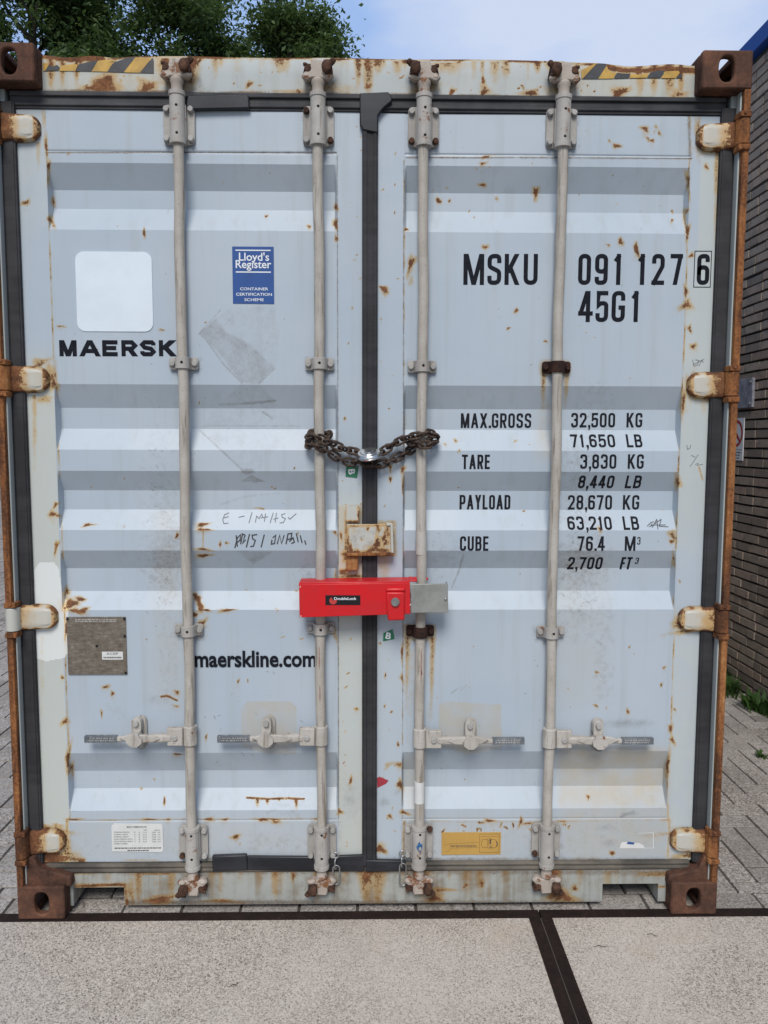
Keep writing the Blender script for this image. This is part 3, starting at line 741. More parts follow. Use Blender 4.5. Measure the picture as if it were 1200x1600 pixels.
# ---------------- left door
def paint_left(q):
    q.xr('fade', -1.2, -1.056, -1, 1.93, 0.85, 0.10); q.xr('fade', -1.2, -1.056, 2.3, 3, 0.45, 0.2)
    q.xr('fade', -0.110, 0, -1, 1.52, 0.70, 0.15); q.xr('fade', -0.110, 0, 1.5, 3, 0.15)
    q.rect('fade', 100, 540, 1270, 1350, 12, 0.25)
    # seam on the hinge side
    q.line('rust', [(70, 165), (72, 240), (80, 330), (77, 360), (84, 560), (92, 640), (91, 700), (96, 800), (99, 900), (101, 960), (104, 1090), (108, 1180), (112, 1215), (109, 1280)], 1.5, 0.62, 0.55)
    for u, v, a, c in ((72, 228, 3, 12), (76, 265, 3, 12), (82, 315, 3, 10), (80, 345, 4, 9), (84, 600, 4, 12), (103, 925, 3, 9), (103, 1128, 4, 6), (106, 1187, 4, 14), (112, 1205, 3, 12), (83, 805, 6, 5), (87, 790, 4, 4),
                       (88, 855, 3, 8), (41, 319, 5, 5), (97, 1060, 2, 4), (104, 985, 3, 8)):
        q.blob('rust', u, v, a, c, 0.8)
    q.line('rust', [(66, 170), (72, 240)], 2.5, 0.4, 0.5)
    q.drip('rust', 54, 622, 760, 5, 0.45); q.drip('rust', 60, 225, 300, 5, 0.35); q.drip('rust', 66, 1000, 1230, 4, 0.22)
    q.blob('rust', 62, 568, 14, 6, 0.6); q.blob('rust', 80, 590, 6, 24, 0.6); q.blob('rust', 66, 626, 18, 5, 0.5)
    q.blob('rust', 78, 1298, 18, 6, 0.8); q.blob('rust', 85, 1345, 26, 9, 0.9); q.blob('rust', 104, 1335, 7, 22, 0.6); q.line('rust', [(105, 1283), (104, 1345)], 3, 0.5)
    q.line('dirt', [(72, 240.5), (300, 240), (526, 241)], 1.1, 0.9); q.line('dirt', [(527, 245), (528, 700), (529, 1280)], 0.9, 0.6)
    # repainted patch
    q.poly('white', [(54, 892), (62, 880), (84, 880), (92, 890), (98, 930), (107, 945), (106, 975), (104, 990), (108, 1020), (100, 1030), (72, 1035), (56, 1030), (52, 1020), (56, 985), (53, 940)], 0.9)
    # scratches and chips left of the second rod
    for u, v, a, c, k in ((112, 945, 12, 5, 1), (126, 938, 8, 3, .9), (118, 956, 8, 4, .9), (130, 956, 6, 4, 1), (307, 935, 6, 5, 1), (313, 950, 5, 8, 1), (304, 962, 5, 4, .8), (322, 955, 5, 2, .9), (314, 978, 6, 7, .9),
                          (355, 955, 10, 1.8, 1), (137, 822, 6, 2.6, .9), (277, 838, 3, 3, .9), (317, 821, 9, 2.4, 1), (317, 829, 8, 2, 1), (317, 860, 8, 2, 1), (317, 870, 7, 3, 1), (344, 852, 2, 3, .9), (354, 850, 2, 2, .9),
                          (225, 366, 2.2, 5, 1), (166, 1075, 5, 2.5, .9), (176, 1085, 3, 2.5, .9), (159, 1116, 2, 4, .8), (277, 1083, 4, 2, .9), (276, 1105, 4, 1.3, .8), (276, 1180, 5, 1.5, .9), (322, 1153, 2, 3, .9), (372, 1067, 1.6, 3, .8),
                          (221, 1234, 1.5, 2, .9), (257, 1254, 2.2, 5, .9), (367, 1310, 7, 2.6, .9), (431, 1286, 8, 2, .8), (410, 1282, 7, 1.6, .9), (94, 512, 5, 1.4, .8), (252, 517, 4, 1.4, .8), (107, 242, 3, 2, .7),
                          (416, 340, 2, 2, .9), (483, 356, 2.4, 3, .9), (525, 325, 2.2, 6, .9), (525, 352, 2.6, 9, .9), (525, 375, 2, 6, .8), (524, 905, 2, 10, .6), (523, 990, 3, 12, .6), (557, 1110, 3, 2.4, .8), (548, 1222, 1.8, 6, .9),
                          (460, 733, 1.4, 1.2, .9), (425, 763, 1.4, 1.2, .9), (430, 765, 1.2, 1.2, .9), (405, 796, 5, 1.3, .8), (530, 1270, 3, 6, .8), (539, 656, 2, 2, .8), (524, 834, 2, 3, .9), (532, 838, 1.4, 5, .9)):
        q.blob('rust', u, v, a, c, k)
    q.line('rust', [(252, 1090), (262, 1089), (276, 1096)], 1.7, 1.0)
    q.line('rust', [(317, 832), (317, 858)], 0.8, 0.9)
    q.rect('film', 108, 530, 1280, 1346, 14, 0.3); q.rect('dirt', 108, 530, 1305, 1346, 14, 0.09)
    q.line('rust', [(386, 1248), (420, 1250), (452, 1249), (475, 1250)], 1.7, 1.0)
    for u, v, h in ((402, 1248, 16), (418, 1250, 12), (463, 1250, 20), (436, 1249, 6)): q.drip('rust', u, v, v + h, 3.5, 1.0)
    q.blob('rust', 70, 1340, 34, 10, .95); q.line('rust', [(60, 1338), (110, 1343), (130, 1346)], 5, 0.7); q.drip('rust', 90, 1290, 1350, 12, 0.5)
    q.line('rust', [(112, 1283), (180, 1283), (230, 1282), (300, 1281), (400, 1282), (526, 1280)], 1.4, 0.5, 0.9)
    for u in (118, 232, 262, 326, 352, 410, 430, 500): q.blob('rust', u, 1282, random.uniform(4, 10), 1.8, 0.8)
    # exhaust of dirt beside the first rod, dark adhesive residue of old diamond placards
    q.rect('dirt', 222, 278, 660, 960, 40, 0.17); q.rect('dirt', 243, 282, 780, 960, 24, 0.22); q.blob('dirt', 258, 880, 36, 70, 0.24); q.rect('film', 240, 284, 800, 1100, 16, 0.35); q.rect('dirt', 245, 280, 960, 1120, 18, 0.14)
    q.poly('res', [(310, 524), (336, 500), (352, 520), (392, 540), (408, 556), (430, 577), (404, 602), (378, 600), (340, 550), (324, 536)], 0.42)
    q.poly('res', [(310, 524), (362, 482), (430, 480), (438, 520), (432, 577), (404, 602), (378, 601)], 0.20); q.poly('res', [(312, 671), (345, 634), (428, 628), (462, 668), (432, 704), (392, 744)], 0.22)
    q.poly('res', [(336, 500), (362, 482), (428, 480), (438, 520), (428, 572), (400, 545), (370, 524)], 0.23)
    q.poly('res', [(376, 601), (404, 603), (430, 627), (385, 634), (345, 634), (352, 625)], 0.28); q.line('res', [(344, 634), (390, 632), (430, 628)], 2.0, 0.85)
    q.poly('res', [(338, 638), (380, 640), (381, 667), (318, 667)], 0.26); q.line('res', [(314, 668), (345, 667), (470, 668)], 1.2, 0.5)
    q.poly('res', [(312, 673), (420, 676), (430, 700), (404, 736), (392, 744), (382, 738)], 0.20); q.line('res', [(310, 524), (345, 486)], 1.2, 0.5); q.line('res', [(324, 536), (350, 572), (378, 601)], 1.2, 0.65); q.line('res', [(430, 577), (404, 602)], 1.2, 0.6); q.line('res', [(312, 674), (345, 705), (385, 742)], 1.4, 0.7); q.blob('res', 388, 738, 10, 5, 0.7)
    q.poly('res', [(376, 754), (392, 744), (402, 748), (414, 754), (400, 756)], 0.6)
    q.poly('res', [(368, 862), (428, 864), (402, 880), (396, 884)], 0.4); q.line('res', [(345, 790), (380, 778), (440, 772)], 3, 0.3)
    q.line('res', [(410, 645), (425, 655)], 1.6, 0.7)
    q.blob('res', 175, 1160, 18, 9, 0.5); q.blob('res', 410, 1160, 30, 9, 0.4); q.blob('res', 238, 1095, 30, 14, 0.28); q.blob('res', 180, 1112, 24, 14, 0.25); q.blob('res', 470, 945, 14, 18, 0.4); q.blob('dirt', 480, 900, 24, 22, 0.2)
    # beige film behind the handle
    q.poly('film', [(376, 1112), (386, 1098), (455, 1098), (463, 1106), (464, 1180), (420, 1180), (378, 1170)], 0.72)
    q.rect('film', 500, 575, 1170, 1345, 16, 0.25); q.blob('res', 548, 1250, 16, 40, 0.33); q.blob('dirt', 450, 1260, 60, 30, 0.14); q.blob('dirt', 430, 1320, 70, 18, 0.18)
    q.line('dirt', [(320, 1345), (540, 1345)], 5, 0.5); q.line('rust', [(100, 1345), (280, 1346)], 1.6, 0.4, 0.8)
    # grime round the hardware
    for u, v in ((280, 205), (497, 207), (302, 1316), (505, 1316)): q.rect('dirt', u - 26, u + 28, v - 34, v + 36, 5, 0.20)
    for u, v in ((289, 570), (500, 572), (297, 990), (502, 988)): q.rect('dirt', u - 25, u + 26, v - 12, v + 14, 5, 0.25)
    q.rect('rust', 530, 568, 790, 905, 5, 0.30); q.drip('rust', 546, 900, 980, 12, 0.45); q.blob('rust', 548, 902, 16, 4, 0.8)
    q.spots(30, 120, 520, 260, 1330, (0.8, 1.5), (0.5, 0.8)); q.spots(30, 530, 565, 200, 1330, (0.8, 1.5), (0.5, 0.8)); q.spots(60, 100, 520, 200, 1330, (0.6, 1.1), (0.6, 1), 'res')
    q.spots(50, 215, 275, 700, 960, (0.7, 1.4), (0.6, 1), 'res'); q.spots(30, 300, 480, 1050, 1200, (0.7, 2), (0.4, .8), 'res')
    q.rect('white', 233, 241, 355, 397, 1.5, 0.32)
    q.line('rust', [(566, 800), (567, 1350)], 1.6, 0.35, 0.8)
zL = axis(0.172, 2.731, 0.0037, zbreaks)
xL = axis(-1.147, -0.028, 0.0037, (-1.055, -0.111, -0.119, -1.051))
door_l = grid('door', xL, zL, surf, m_door, box, paint_left, 0.05)
tag(door_l, 'left door leaf with white square sticker')

# ---------------- right door
def paint_right(q):
    q.xr('fade', 1.056, 1.2, -1, 1.1, 0.50, 0.1); q.xr('fade', 1.056, 1.2, 1.25, 2.3, 0.62, 0.2); q.xr('fade', 0, 0.112, -1, 1.1, 0.30, 0.1); q.xr('fade', 1.09, 1.2, 1.8, 2.7, 0.6, 0.1)
    q.rect('film', 873, 1046, 1168, 1264, 9, 0.95); q.rect('film', 880, 1046, 1258, 1345, 16, 0.7); q.rect('film', 690, 860, 1300, 1346, 20, 0.3); q.rect('dirt', 900, 1046, 1210, 1345, 30, 0.08)
    q.poly('film', [(686, 1102), (700, 1098), (783, 1103), (784, 1172), (730, 1180), (684, 1168)], 0.75)
    q.rect('film', 632, 665, 1180, 1340, 10, 0.55); q.rect('film', 838, 872, 640, 720, 8, 0.5)
    q.line('rust', [(1078, 250), (1072, 300), (1068, 340), (1074, 370), (1072, 450), (1069, 540), (1066, 605), (1059, 650), (1058, 680), (1061, 705), (1059, 760), (1056, 860), (1050, 900), (1050, 930), (1055, 958), (1051, 1050), (1048, 1150), (1042, 1210), (1044, 1285)], 1.5, 0.62, 0.55)
    for u, v, a, c in ((1075, 285, 3, 14), (1070, 335, 3, 8), (1074, 365, 3, 10), (1072, 457, 4, 6), (1073, 478, 6, 9), (1077, 515, 4, 4), (1083, 543, 4, 5), (1068, 625, 4, 14), (1058, 755, 3, 12), (1050, 837, 6, 5), (1049, 848, 3, 3), (1052, 880, 3, 10),
                       (1048, 1140, 3, 8), (1050, 1157, 3, 6), (1043, 1200, 3, 16), (1080, 401, 4, 3), (1101, 600, 3, 3), (1101, 232, 8, 4), (1103, 262, 3, 3), (1062, 910, 1.5, 2), (1054, 1110, 1.6, 2), (1037, 1045, 2, 2), (1033, 1071, 2, 2)):
        q.blob('rust', u, v, a, c, 0.8)
    q.drip('rust', 1120, 235, 420, 4, 0.55, 1116); q.drip('rust', 1099, 620, 660, 8, 0.35)
    q.blob('rust', 1090, 205, 6, 20, 0.5); q.blob('rust', 1105, 234, 20, 4, 0.6); q.blob('rust', 1078, 605, 6, 22, 0.6); q.blob('rust', 1098, 624, 24, 4, 0.5); q.blob('rust', 1085, 985, 26, 5, 0.7); q.blob('rust', 1060, 975, 5, 14, 0.7)
    q.blob('rust', 1070, 1300, 24, 5, 0.6); q.blob('rust', 1075, 1338, 22, 5, 0.6); q.line('rust', [(1046, 1283), (1043, 1345)], 2, 0.4)
    q.line('dirt', [(634, 248.5), (800, 248), (1080, 250)], 1.1, 0.9); q.line('dirt', [(631, 252), (629, 1283)], 0.9, 0.6)
    q.line('rust', [(1077, 150), (1079, 240)], 2.2, 0.4, 0.5); q.line('dirt', [(1076, 182), (1078, 245)], 3, 0.5)
    # rust runs under the clamps
    for u, w_, v0, v1, k in ((850, 5, 584, 660, .62), (886, 4.5, 584, 650, .58), (637, 5, 1000, 1130, .55), (676, 4.5, 1000, 1150, .62), (641, 12, 1020, 1240, .22), (672, 8, 1100, 1200, .22), (851, 10, 600, 740, .22)):
        q.drip('rust', u, v0, v1, w_, k, u - 3)
    q.rect('rust', 842, 894, 563, 590, 3, 0.30); q.rect('rust', 630, 682, 976, 1004, 3, 0.35)
    for u, v, a, c, k in ((758, 388, 4, 4, .9), (642, 413, 4, 12, .9), (643, 440, 3, 10, .4), (601, 453, 6, 4, 1), (602, 460, 4, 6, .6), (822, 205, 0, 0, 0), (1008, 203, 4, 4, 1), (1025, 200, 2, 2, .8), (962, 230, 4, 4, 1), (952, 222, 2, 2, .8), (1019, 222, 3, 3, .9),
                          (1012, 218, 2, 2, .8), (1030, 210, 2, 4, .7), (837, 302, 5, 6, 1), (1050, 332, 2, 2, .9), (1050, 346, 2, 2, .9), (970, 380, 4, 4, 1), (994, 390, 3.5, 8, 1), (951, 385, 2, 2, .8), (685, 316, 4, 4, .9), (702, 316, 2, 2, .9), (755, 257, 6, 2, .8),
                          (755, 291, 4, 3, .9), (758, 247, 6, 2, .8), (776, 312, 3, 2, .6), (634, 360, 2, 3, .9), (807, 487, 2.6, 2.6, 1), (852, 535, 2.4, 2, .9), (794, 515, 2, 2, .9), (712, 691, 2.6, 2.6, .8), (696, 696, 2, 2, .7), (718, 706, 2, 2, .7), (805, 691, 2, 2, .7),
                          (610, 732, 2.4, 4, 1), (610, 750, 2.2, 3, 1), (629, 735, 2.4, 5, 1), (629, 760, 1.6, 14, .7), (938, 829, 3, 3, .9), (931, 1104, 3, 2, .9), (981, 1114, 2, 4, .9), (983, 1013, 1.6, 1.6, .9), (932, 1052, 2, 2, .8), (1009, 806, 0.1, 0.1, 0),
                          (625, 1226, 2.6, 8, 1), (609, 1277, 3, 3, .9), (630, 1271, 5, 3, 1), (594, 1328, 5, 8, .9), (622, 1165, 2, 3, .9), (606, 1197, 6, 4, .5), (624, 1197, 4, 5, .7), (602, 1057, 1.4, 3, .8), (601, 1105, 1.4, 2, .8), (612, 1114, 1.6, 2, .8),
                          (919, 1247, 3, 3, .7), (956, 1335, 3, 4, 1), (765, 1284, 6, 2.5, .9), (750, 1287, 4, 2, .8), (880, 1285, 4, 2, .8), (826, 1288, 8, 2, .8), (814, 1285, 3, 5, .9), (1022, 208, 1.5, 1.5, .7), (629, 920, 2, 14, .8), (628, 1020, 2, 10, .8), (628, 1060, 2, 8, .7),
                          (594, 1007, 2, 1.4, .8), (891, 885, 1.6, 1.6, .8)):
        if k: q.blob('rust', u, v, a, c, k)
    q.line('rust', [(632, 250), (632, 700), (630, 960), (628, 1285)], 1.1, 0.5, 0.9)
    q.line('rust', [(636, 247), (760, 246), (900, 247), (1080, 250)], 1.0, 0.45, 0.9)
    q.line('rust', [(629, 1283), (720, 1286), (860, 1285), (1042, 1283)], 1.2, 0.5, 0.8); q.line('rust', [(632, 1285), (630, 1340)], 3, 0.5)
    q.spots(22, 690, 900, 1288, 1302, (0.8, 1.9), (0.6, 1)); q.spots(12, 700, 1040, 200, 340, (0.7, 1.3), (0.5, 0.9)); q.spots(8, 650, 830, 215, 330, (0.7, 1.3), (0.5, 0.9)); q.spots(26, 640, 1040, 250, 1330, (0.7, 1.2), (0.5, 0.9)); q.rect('film', 640, 1045, 1275, 1346, 14, 0.35); q.rect('dirt', 640, 1045, 1290, 1346, 16, 0.08)
    q.spots(22, 592, 628, 200, 1330, (0.8, 1.5), (0.5, 0.9)); q.spots(70, 640, 1040, 200, 1330, (0.6, 1.1), (0.6, 1), 'res'); q.spots(60, 872, 945, 600, 960, (0.7, 1.5), (0.6, 1), 'res')
    q.rect('dirt', 866, 945, 680, 1010, 30, 0.17); q.blob('dirt', 905, 885, 46, 56, 0.28); q.rect('dirt', 900, 965, 590, 760, 30, 0.14); q.rect('film', 868, 950, 860, 1100, 20, 0.3); q.rect('dirt', 925, 960, 940, 1100, 12, 0.15)
    q.blob('dirt', 690, 870, 50, 40, 0.15); q.blob('res', 985, 1132, 40, 8, 0.45); q.blob('res', 950, 1320, 16, 9, 0.4); q.blob('res', 985, 1273, 14, 3, 0.6); q.blob('res', 945, 1295, 20, 7, 0.4)
    q.line('res', [(970, 1278), (990, 1270)], 2.2, 0.8); q.blob('res', 600, 1255, 9, 8, 0.45); q.blob('res', 620, 1240, 6, 6, 0.4); q.line('res', [(715, 900), (724, 870)], 1.6, 0.8); q.line('res', [(706, 920), (716, 895)], 1.3, 0.7)
    q.line('res', [(705, 1085), (715, 1078)], 1.5, 0.5); q.line('res', [(720, 1080), (730, 1072)], 1.5, 0.5); q.blob('res', 800, 1165, 26, 8, 0.35)
    for u, v in ((661, 209), (878, 210), (654, 1316), (853, 1316)): q.rect('dirt', u - 28, u + 28, v - 36, v + 36, 5, 0.20)
    for u, v in ((658, 576), (857, 991)): q.rect('dirt', u - 25, u + 26, v - 12, v + 14, 5, 0.25)
    q.line('dirt', [(590, 1346), (1060, 1346)], 5, 0.45); q.line('rust', [(640, 1343), (1060, 1344)], 1.4, 0.3, 0.8)
    q.rect('rust', 588, 620, 815, 872, 4, 0.4); q.drip('rust', 600, 870, 940, 14, 0.4)
    q.line('rust', [(870, 1000), (872, 1010)], 1, 0.3)
    q.line('rust', [(1092, 732), (1098, 752)], 1.6, 0.6)
zR = axis(0.166, 2.718, 0.0037, zbreaks)
xR = axis(0.024, 1.150, 0.0037, (0.111, 0.119, 1.055, 1.051))
door_r = grid('door', xR, zR, surf, m_door, box, paint_right, 0.05)
tag(door_r, 'right door leaf with the large black container number')

# ---------------- header and sill
def paint_header(q):
    q.rect('fade', 60, 290, 84, 160, 12, 0.5); q.rect('fade', 900, 1090, 84, 160, 12, 0.5); q.rect('fade', 400, 820, 120, 160, 12, 0.25)
    q.line('rust', [(66, 88), (150, 90), (240, 90), (300, 92), (400, 92), (560, 93), (760, 96), (930, 100), (1000, 104), (1090, 106)], 2.6, 0.95, 0.6)
    q.line('rust', [(66, 88), (110, 91), (160, 92)], 6, 1.0); q.line('rust', [(938, 101), (970, 106), (1010, 108), (1090, 108)], 6, 1.0, 0.1)
    q.line('rust', [(70, 144), (260, 146), (560, 150), (900, 154), (1090, 158)], 3.0, 0.55, 0.7)
    for u, v, a, c, k in ((163, 135, 24, 10, .95), (150, 140, 10, 6, 1), (230, 137, 18, 8, .8), (390, 133, 5, 4, .9), (276, 106, 3, 4, .9), (312, 97, 3, 4, .9), (755, 128, 3, 6, .9), (757, 142, 8, 6, .7), (754, 148, 4, 8, .8), (902, 114, 3, 4, 1),
                          (966, 147, 8, 8, 1), (830, 147, 10, 6, .8), (576, 137, 5, 5, .8), (706, 145, 4, 5, .9), (640, 98, 14, 3, 1), (530, 95, 10, 3, 1), (460, 146, 24, 4, .5), (1060, 150, 16, 6, .6)):
        q.blob('rust', u, v, a, c, k)
    for u, h, wd, k in ((80, 40, 6, .6), (98, 36, 5, .5), (120, 36, 5, .5), (258, 40, 12, .5), (300, 42, 12, .6), (440, 16, 14, .5), (560, 34, 6, .7), (575, 48, 9, .65), (590, 20, 10, .5), (700, 14, 26, .4), (790, 20, 8, .4), (1000, 46, 8, .5), (1022, 46, 7, .5), (1046, 48, 8, .55),
                        (1064, 46, 5, .6), (345, 10, 4, .4), (860, 10, 10, .4), (840, 12, 6, .5)):
        q.drip('rust', u, 94 if u < 600 else 100, 100 + h * 1.25 + (6 if u > 600 else 0), wd * 1.15, min(k * 1.5, 0.85))
    q.blob('res', 312, 130, 5, 12, 0.5); q.line('res', [(370, 118), (371, 140)], 1, 0.7); q.blob('dirt', 300, 140, 30, 8, 0.3)
    q.line('rust', [(258, 95), (300, 150)], 4, 0.3)
    for u in range(70, 1085, 19): q.drip('rust', u + random.uniform(-8, 8), 90 + 14 * u / 1100, 90 + 14 * u / 1100 + random.uniform(6, 40), random.uniform(3, 10), random.uniform(0.15, 0.6))
    q.line('dirt', [(70, 143), (560, 149), (1090, 157)], 2.6, 0.7, 0.5)
    q.spots(40, 70, 1080, 92, 155, (0.8, 2), (0.5, 1))
    for u in (278, 500, 660, 880): q.blob('rust', u, 140, 26, 12, 0.42); q.blob('dirt', u, 138, 22, 14, 0.35)
def header_y(X, Z):
    t = np.clip((Z - 2.83) / 0.06, 0, 1)
    return 0.062 + t ** 2 * 0.004 + t * 0.006 * np.sin(X * 9) * np.clip(np.abs(X) - 0.6, 0, 1) * 2
xs = axis(-1.075, 1.075, 0.004); zs = axis(2.776, 2.888, 0.004)
hd = grid('header_beam', xs, zs, header_y, m_rail, box, paint_header, 0.0, solid=None)
V = np.empty(len(hd.data.vertices) * 3, np.float32); hd.data.vertices.foreach_get('co', V); V = V.reshape(-1, 3)
t = np.clip((V[:, 2] - 2.80) / 0.088, 0, 1)
sag = 0.010 * np.clip((V[:, 0] - 0.62) / 0.1, 0, 1) * (1 + 0.45 * np.sin(V[:, 0] * 24)) + 0.0045 * np.clip((-0.74 - V[:, 0]) / 0.1, 0, 1) * (1 + 0.7 * np.sin(V[:, 0] * 37)) + 0.0012 * np.sin(V[:, 0] * 13)
V[:, 2] -= sag * t; hd.data.vertices.foreach_set('co', V.ravel()); hd.data.update()
md = hd.modifiers.new('solidify', 'SOLIDIFY'); md.thickness = 0.075; md.offset = -1

def paint_sill(q):
    q.rect('fade', 20, 1140, 1355, 1420, 6, 0.2); q.line('dirt', [(60, 1362), (1080, 1364)], 6, 0.5); q.line('dirt', [(200, 1412), (950, 1414)], 5, 0.7)
    for u, k, wd in ((216, .5, 8), (268, .45, 8), (300, .3, 12), (345, .25, 6), (430, .45, 8), (495, .4, 8), (572, .65, 14), (590, .5, 16), (660, .4, 20), (730, .3, 10), (750, .35, 8), (790, .25, 10), (865, .6, 14), (905, .25, 8), (950, .3, 10)):
        q.drip('rust', u, 1362, 1420 + random.uniform(0, 20), wd, k * 1.25)
    for u in range(120, 1000, 23): q.drip('rust', u + random.uniform(-9, 9), 1362, 1390 + random.uniform(0, 40), random.uniform(3, 9), random.uniform(0.1, 0.4))
    for u, v, a, c, k in ((250, 1408, 22, 5, .9), (345, 1409, 18, 3, .7), (680, 1405, 14, 6, .8), (690, 1392, 26, 2, .7), (875, 1400, 14, 14, .8), (898, 1390, 6, 4, .7), (458, 1370, 4, 5, .8), (728, 1385, 3, 3, .8), (753, 1382, 4, 8, .7), (205, 1395, 8, 20, .5)):
        q.blob('rust', u, v, a, c, k)
    q.line('rust', [(118, 1386), (195, 1384), (199, 1414)], 3, 0.9, 0.3); q.line('rust', [(958, 1414), (962, 1389), (1038, 1387)], 2.4, 0.7, 0.4)
    q.line('rust', [(100, 1366), (300, 1367)], 2, 0.6, 0.8); q.line('rust', [(1000, 1366), (1080, 1364)], 3, 0.7, 0.5); q.blob('rust', 1060, 1368, 30, 4, 0.8); q.blob('rust', 80, 1368, 26, 6, 0.9)
    for u in (305, 505, 658, 855): q.blob('dirt', u, 1385, 32, 16, 0.45)
NX0, NX1, NX2, NX3 = -1.047, -0.868, 0.830, 1.030
xs = np.unique(np.concatenate([axis(-1.085, 1.085, 0.0045), [NX0, NX1, NX2, NX3]])); zs = np.unique(np.concatenate([axis(0.016, 0.136, 0.0045), [0.083]]))
def keep_sill(X, Z): return ~((Z < 0.0829) & (((X >= NX0 - 1e-6) & (X < NX1 - 1e-6)) | ((X >= NX2 - 1e-6) & (X < NX3 - 1e-6)))) & ~((Z < 0.0829) & ((X < NX0) | (X >= NX3)) & (np.abs(X) > 1.06))
sl = grid('sill_beam', xs, zs, 0.055, m_sill, box, paint_sill, 0.0, keep=keep_sill, solid=0.12)
for x0, x1 in ((NX0, NX1), (NX2, NX3)):        # pocket linings behind the two notches
    b = B(); b.box(((x0 + x1) / 2, 0.60, 0.089), (x1 - x0 + 0.012, 0.84, 0.006)); b.box((x0 - 0.004, 0.60, 0.05), (0.006, 0.84, 0.07)); b.box((x1 + 0.004, 0.60, 0.05), (0.006, 0.84, 0.07))
    b.build('fork_pocket', m_drust, box)

# ---------------- corner castings
def casting(sx, sz, back=False):
    x0 = -1.219 if sx < 0 else 1.219 - 0.162; z0 = 2.896 - 0.118 if sz > 0 else 0.0
    b = B(); W_, H_, D_ = 0.162, 0.118, 0.178
    xc = x0 + W_ / 2 - sx * 0.002
    zc_ = z0 + H_ / 2 + 0.002 * sz; a, h = 0.0255, 0.0395
    # front plate with an elongated hole: ring between hole outline and outer outline
    hole = []
    for k in range(24):
        t = 2 * PI * k / 24
        hx = a * np.sign(math.cos(t)) * abs(math.cos(t)) ** 0.75; hz = h * np.sign(math.sin(t)) * abs(math.sin(t)) ** 0.8
        hole.append((xc + hx, zc_ + hz))
    def outer(t):
        c, s_ = math.cos(t), math.sin(t); k = min((W_ / 2) / max(abs(c), 1e-6), (H_ / 2) / max(abs(s_), 1e-6)); return (x0 + W_ / 2 + c * k, z0 + H_ / 2 + s_ * k)
    angs = sorted(set([2 * PI * k / 24 for k in range(24)]))
    for y0, y1 in ((0.0, 0.030),):
        O = [outer(t) for t in angs]
        # snap nearest outline points to the true corners
        for cx_, cz_ in ((x0, z0), (x0 + W_, z0), (x0, z0 + H_), (x0 + W_, z0 + H_)):
            i = min(range(24), key=lambda j: (O[j][0] - cx_) ** 2 + (O[j][1] - cz_) ** 2); O[i] = (cx_, cz_)
        vf = [b.bm.verts.new((p[0], y0, p[1])) for p in O]; vb = [b.bm.verts.new((p[0], y1, p[1])) for p in O]
        hf = [b.bm.verts.new((p[0], y0, p[1])) for p in hole]; hbk = [b.bm.verts.new((p[0], y1, p[1])) for p in hole]
        for i in range(24):
            j = (i + 1) % 24
            b.bm.faces.new((vf[i], vf[j], hf[j], hf[i])); b.bm.faces.new((vb[j], vb[i], hbk[i], hbk[j])); b.bm.faces.new((vf[j], vf[i], vb[i], vb[j])); b.bm.faces.new((hf[i], hf[j], hbk[j], hbk[i]))
    ro = x0 + W_ - 0.0135 if sx > 0 else x0 + 0.0135; ri = x0 + 0.008 if sx > 0 else x0 + W_ - 0.008
    zi = z0 + H_ - 0.0125 if sz > 0 else z0 + 0.0125; zo = z0 + 0.008 if sz > 0 else z0 + H_ - 0.008
    yc = (0.0305 + D_) / 2; yl = D_ - 0.0305
    b.box((ri, yc, z0 + H_ / 2), (0.016, yl, H_))
    b.box((x0 + W_ / 2 - 0.0, yc, zo), (W_ - 0.002, yl, 0.016))
    # outer side with its own opening
    for zz, hh in ((z0 + 0.0125, 0.025), (z0 + H_ - 0.0125, 0.025)): b.box((ro, yc, zz), (0.027, yl, hh - 0.001))
    b.box((ro, D_ - 0.02, z0 + H_ / 2), (0.026, 0.040, H_ - 0.052)); b.box((ro, 0.045, z0 + H_ / 2), (0.026, 0.029, H_ - 0.052))
    # top or bottom plate with opening
    b.box((x0 + 0.028, yc, zi), (0.054, yl - 0.001, 0.024)); b.box((x0 + W_ - 0.028, yc, zi), (0.054, yl - 0.001, 0.024)); b.box((x0 + W_ / 2, D_ - 0.022, zi), (0.06, 0.042, 0.0235))
    b.box((x0 + W_ / 2, D_ - 0.006, z0 + H_ / 2), (W_ - 0.01, 0.012, H_ - 0.01)) if sx < 0 or sz < 0 else None
    o = b.build('corner_casting', m_cast, box, bevel=0.006, angle=50)
    if back: o.scale = (1, -1, 1); o.location.y = 12.192
    return o
for sx in (-1, 1):
    for sz in (-1, 1): casting(sx, sz); casting(sx, sz, True)

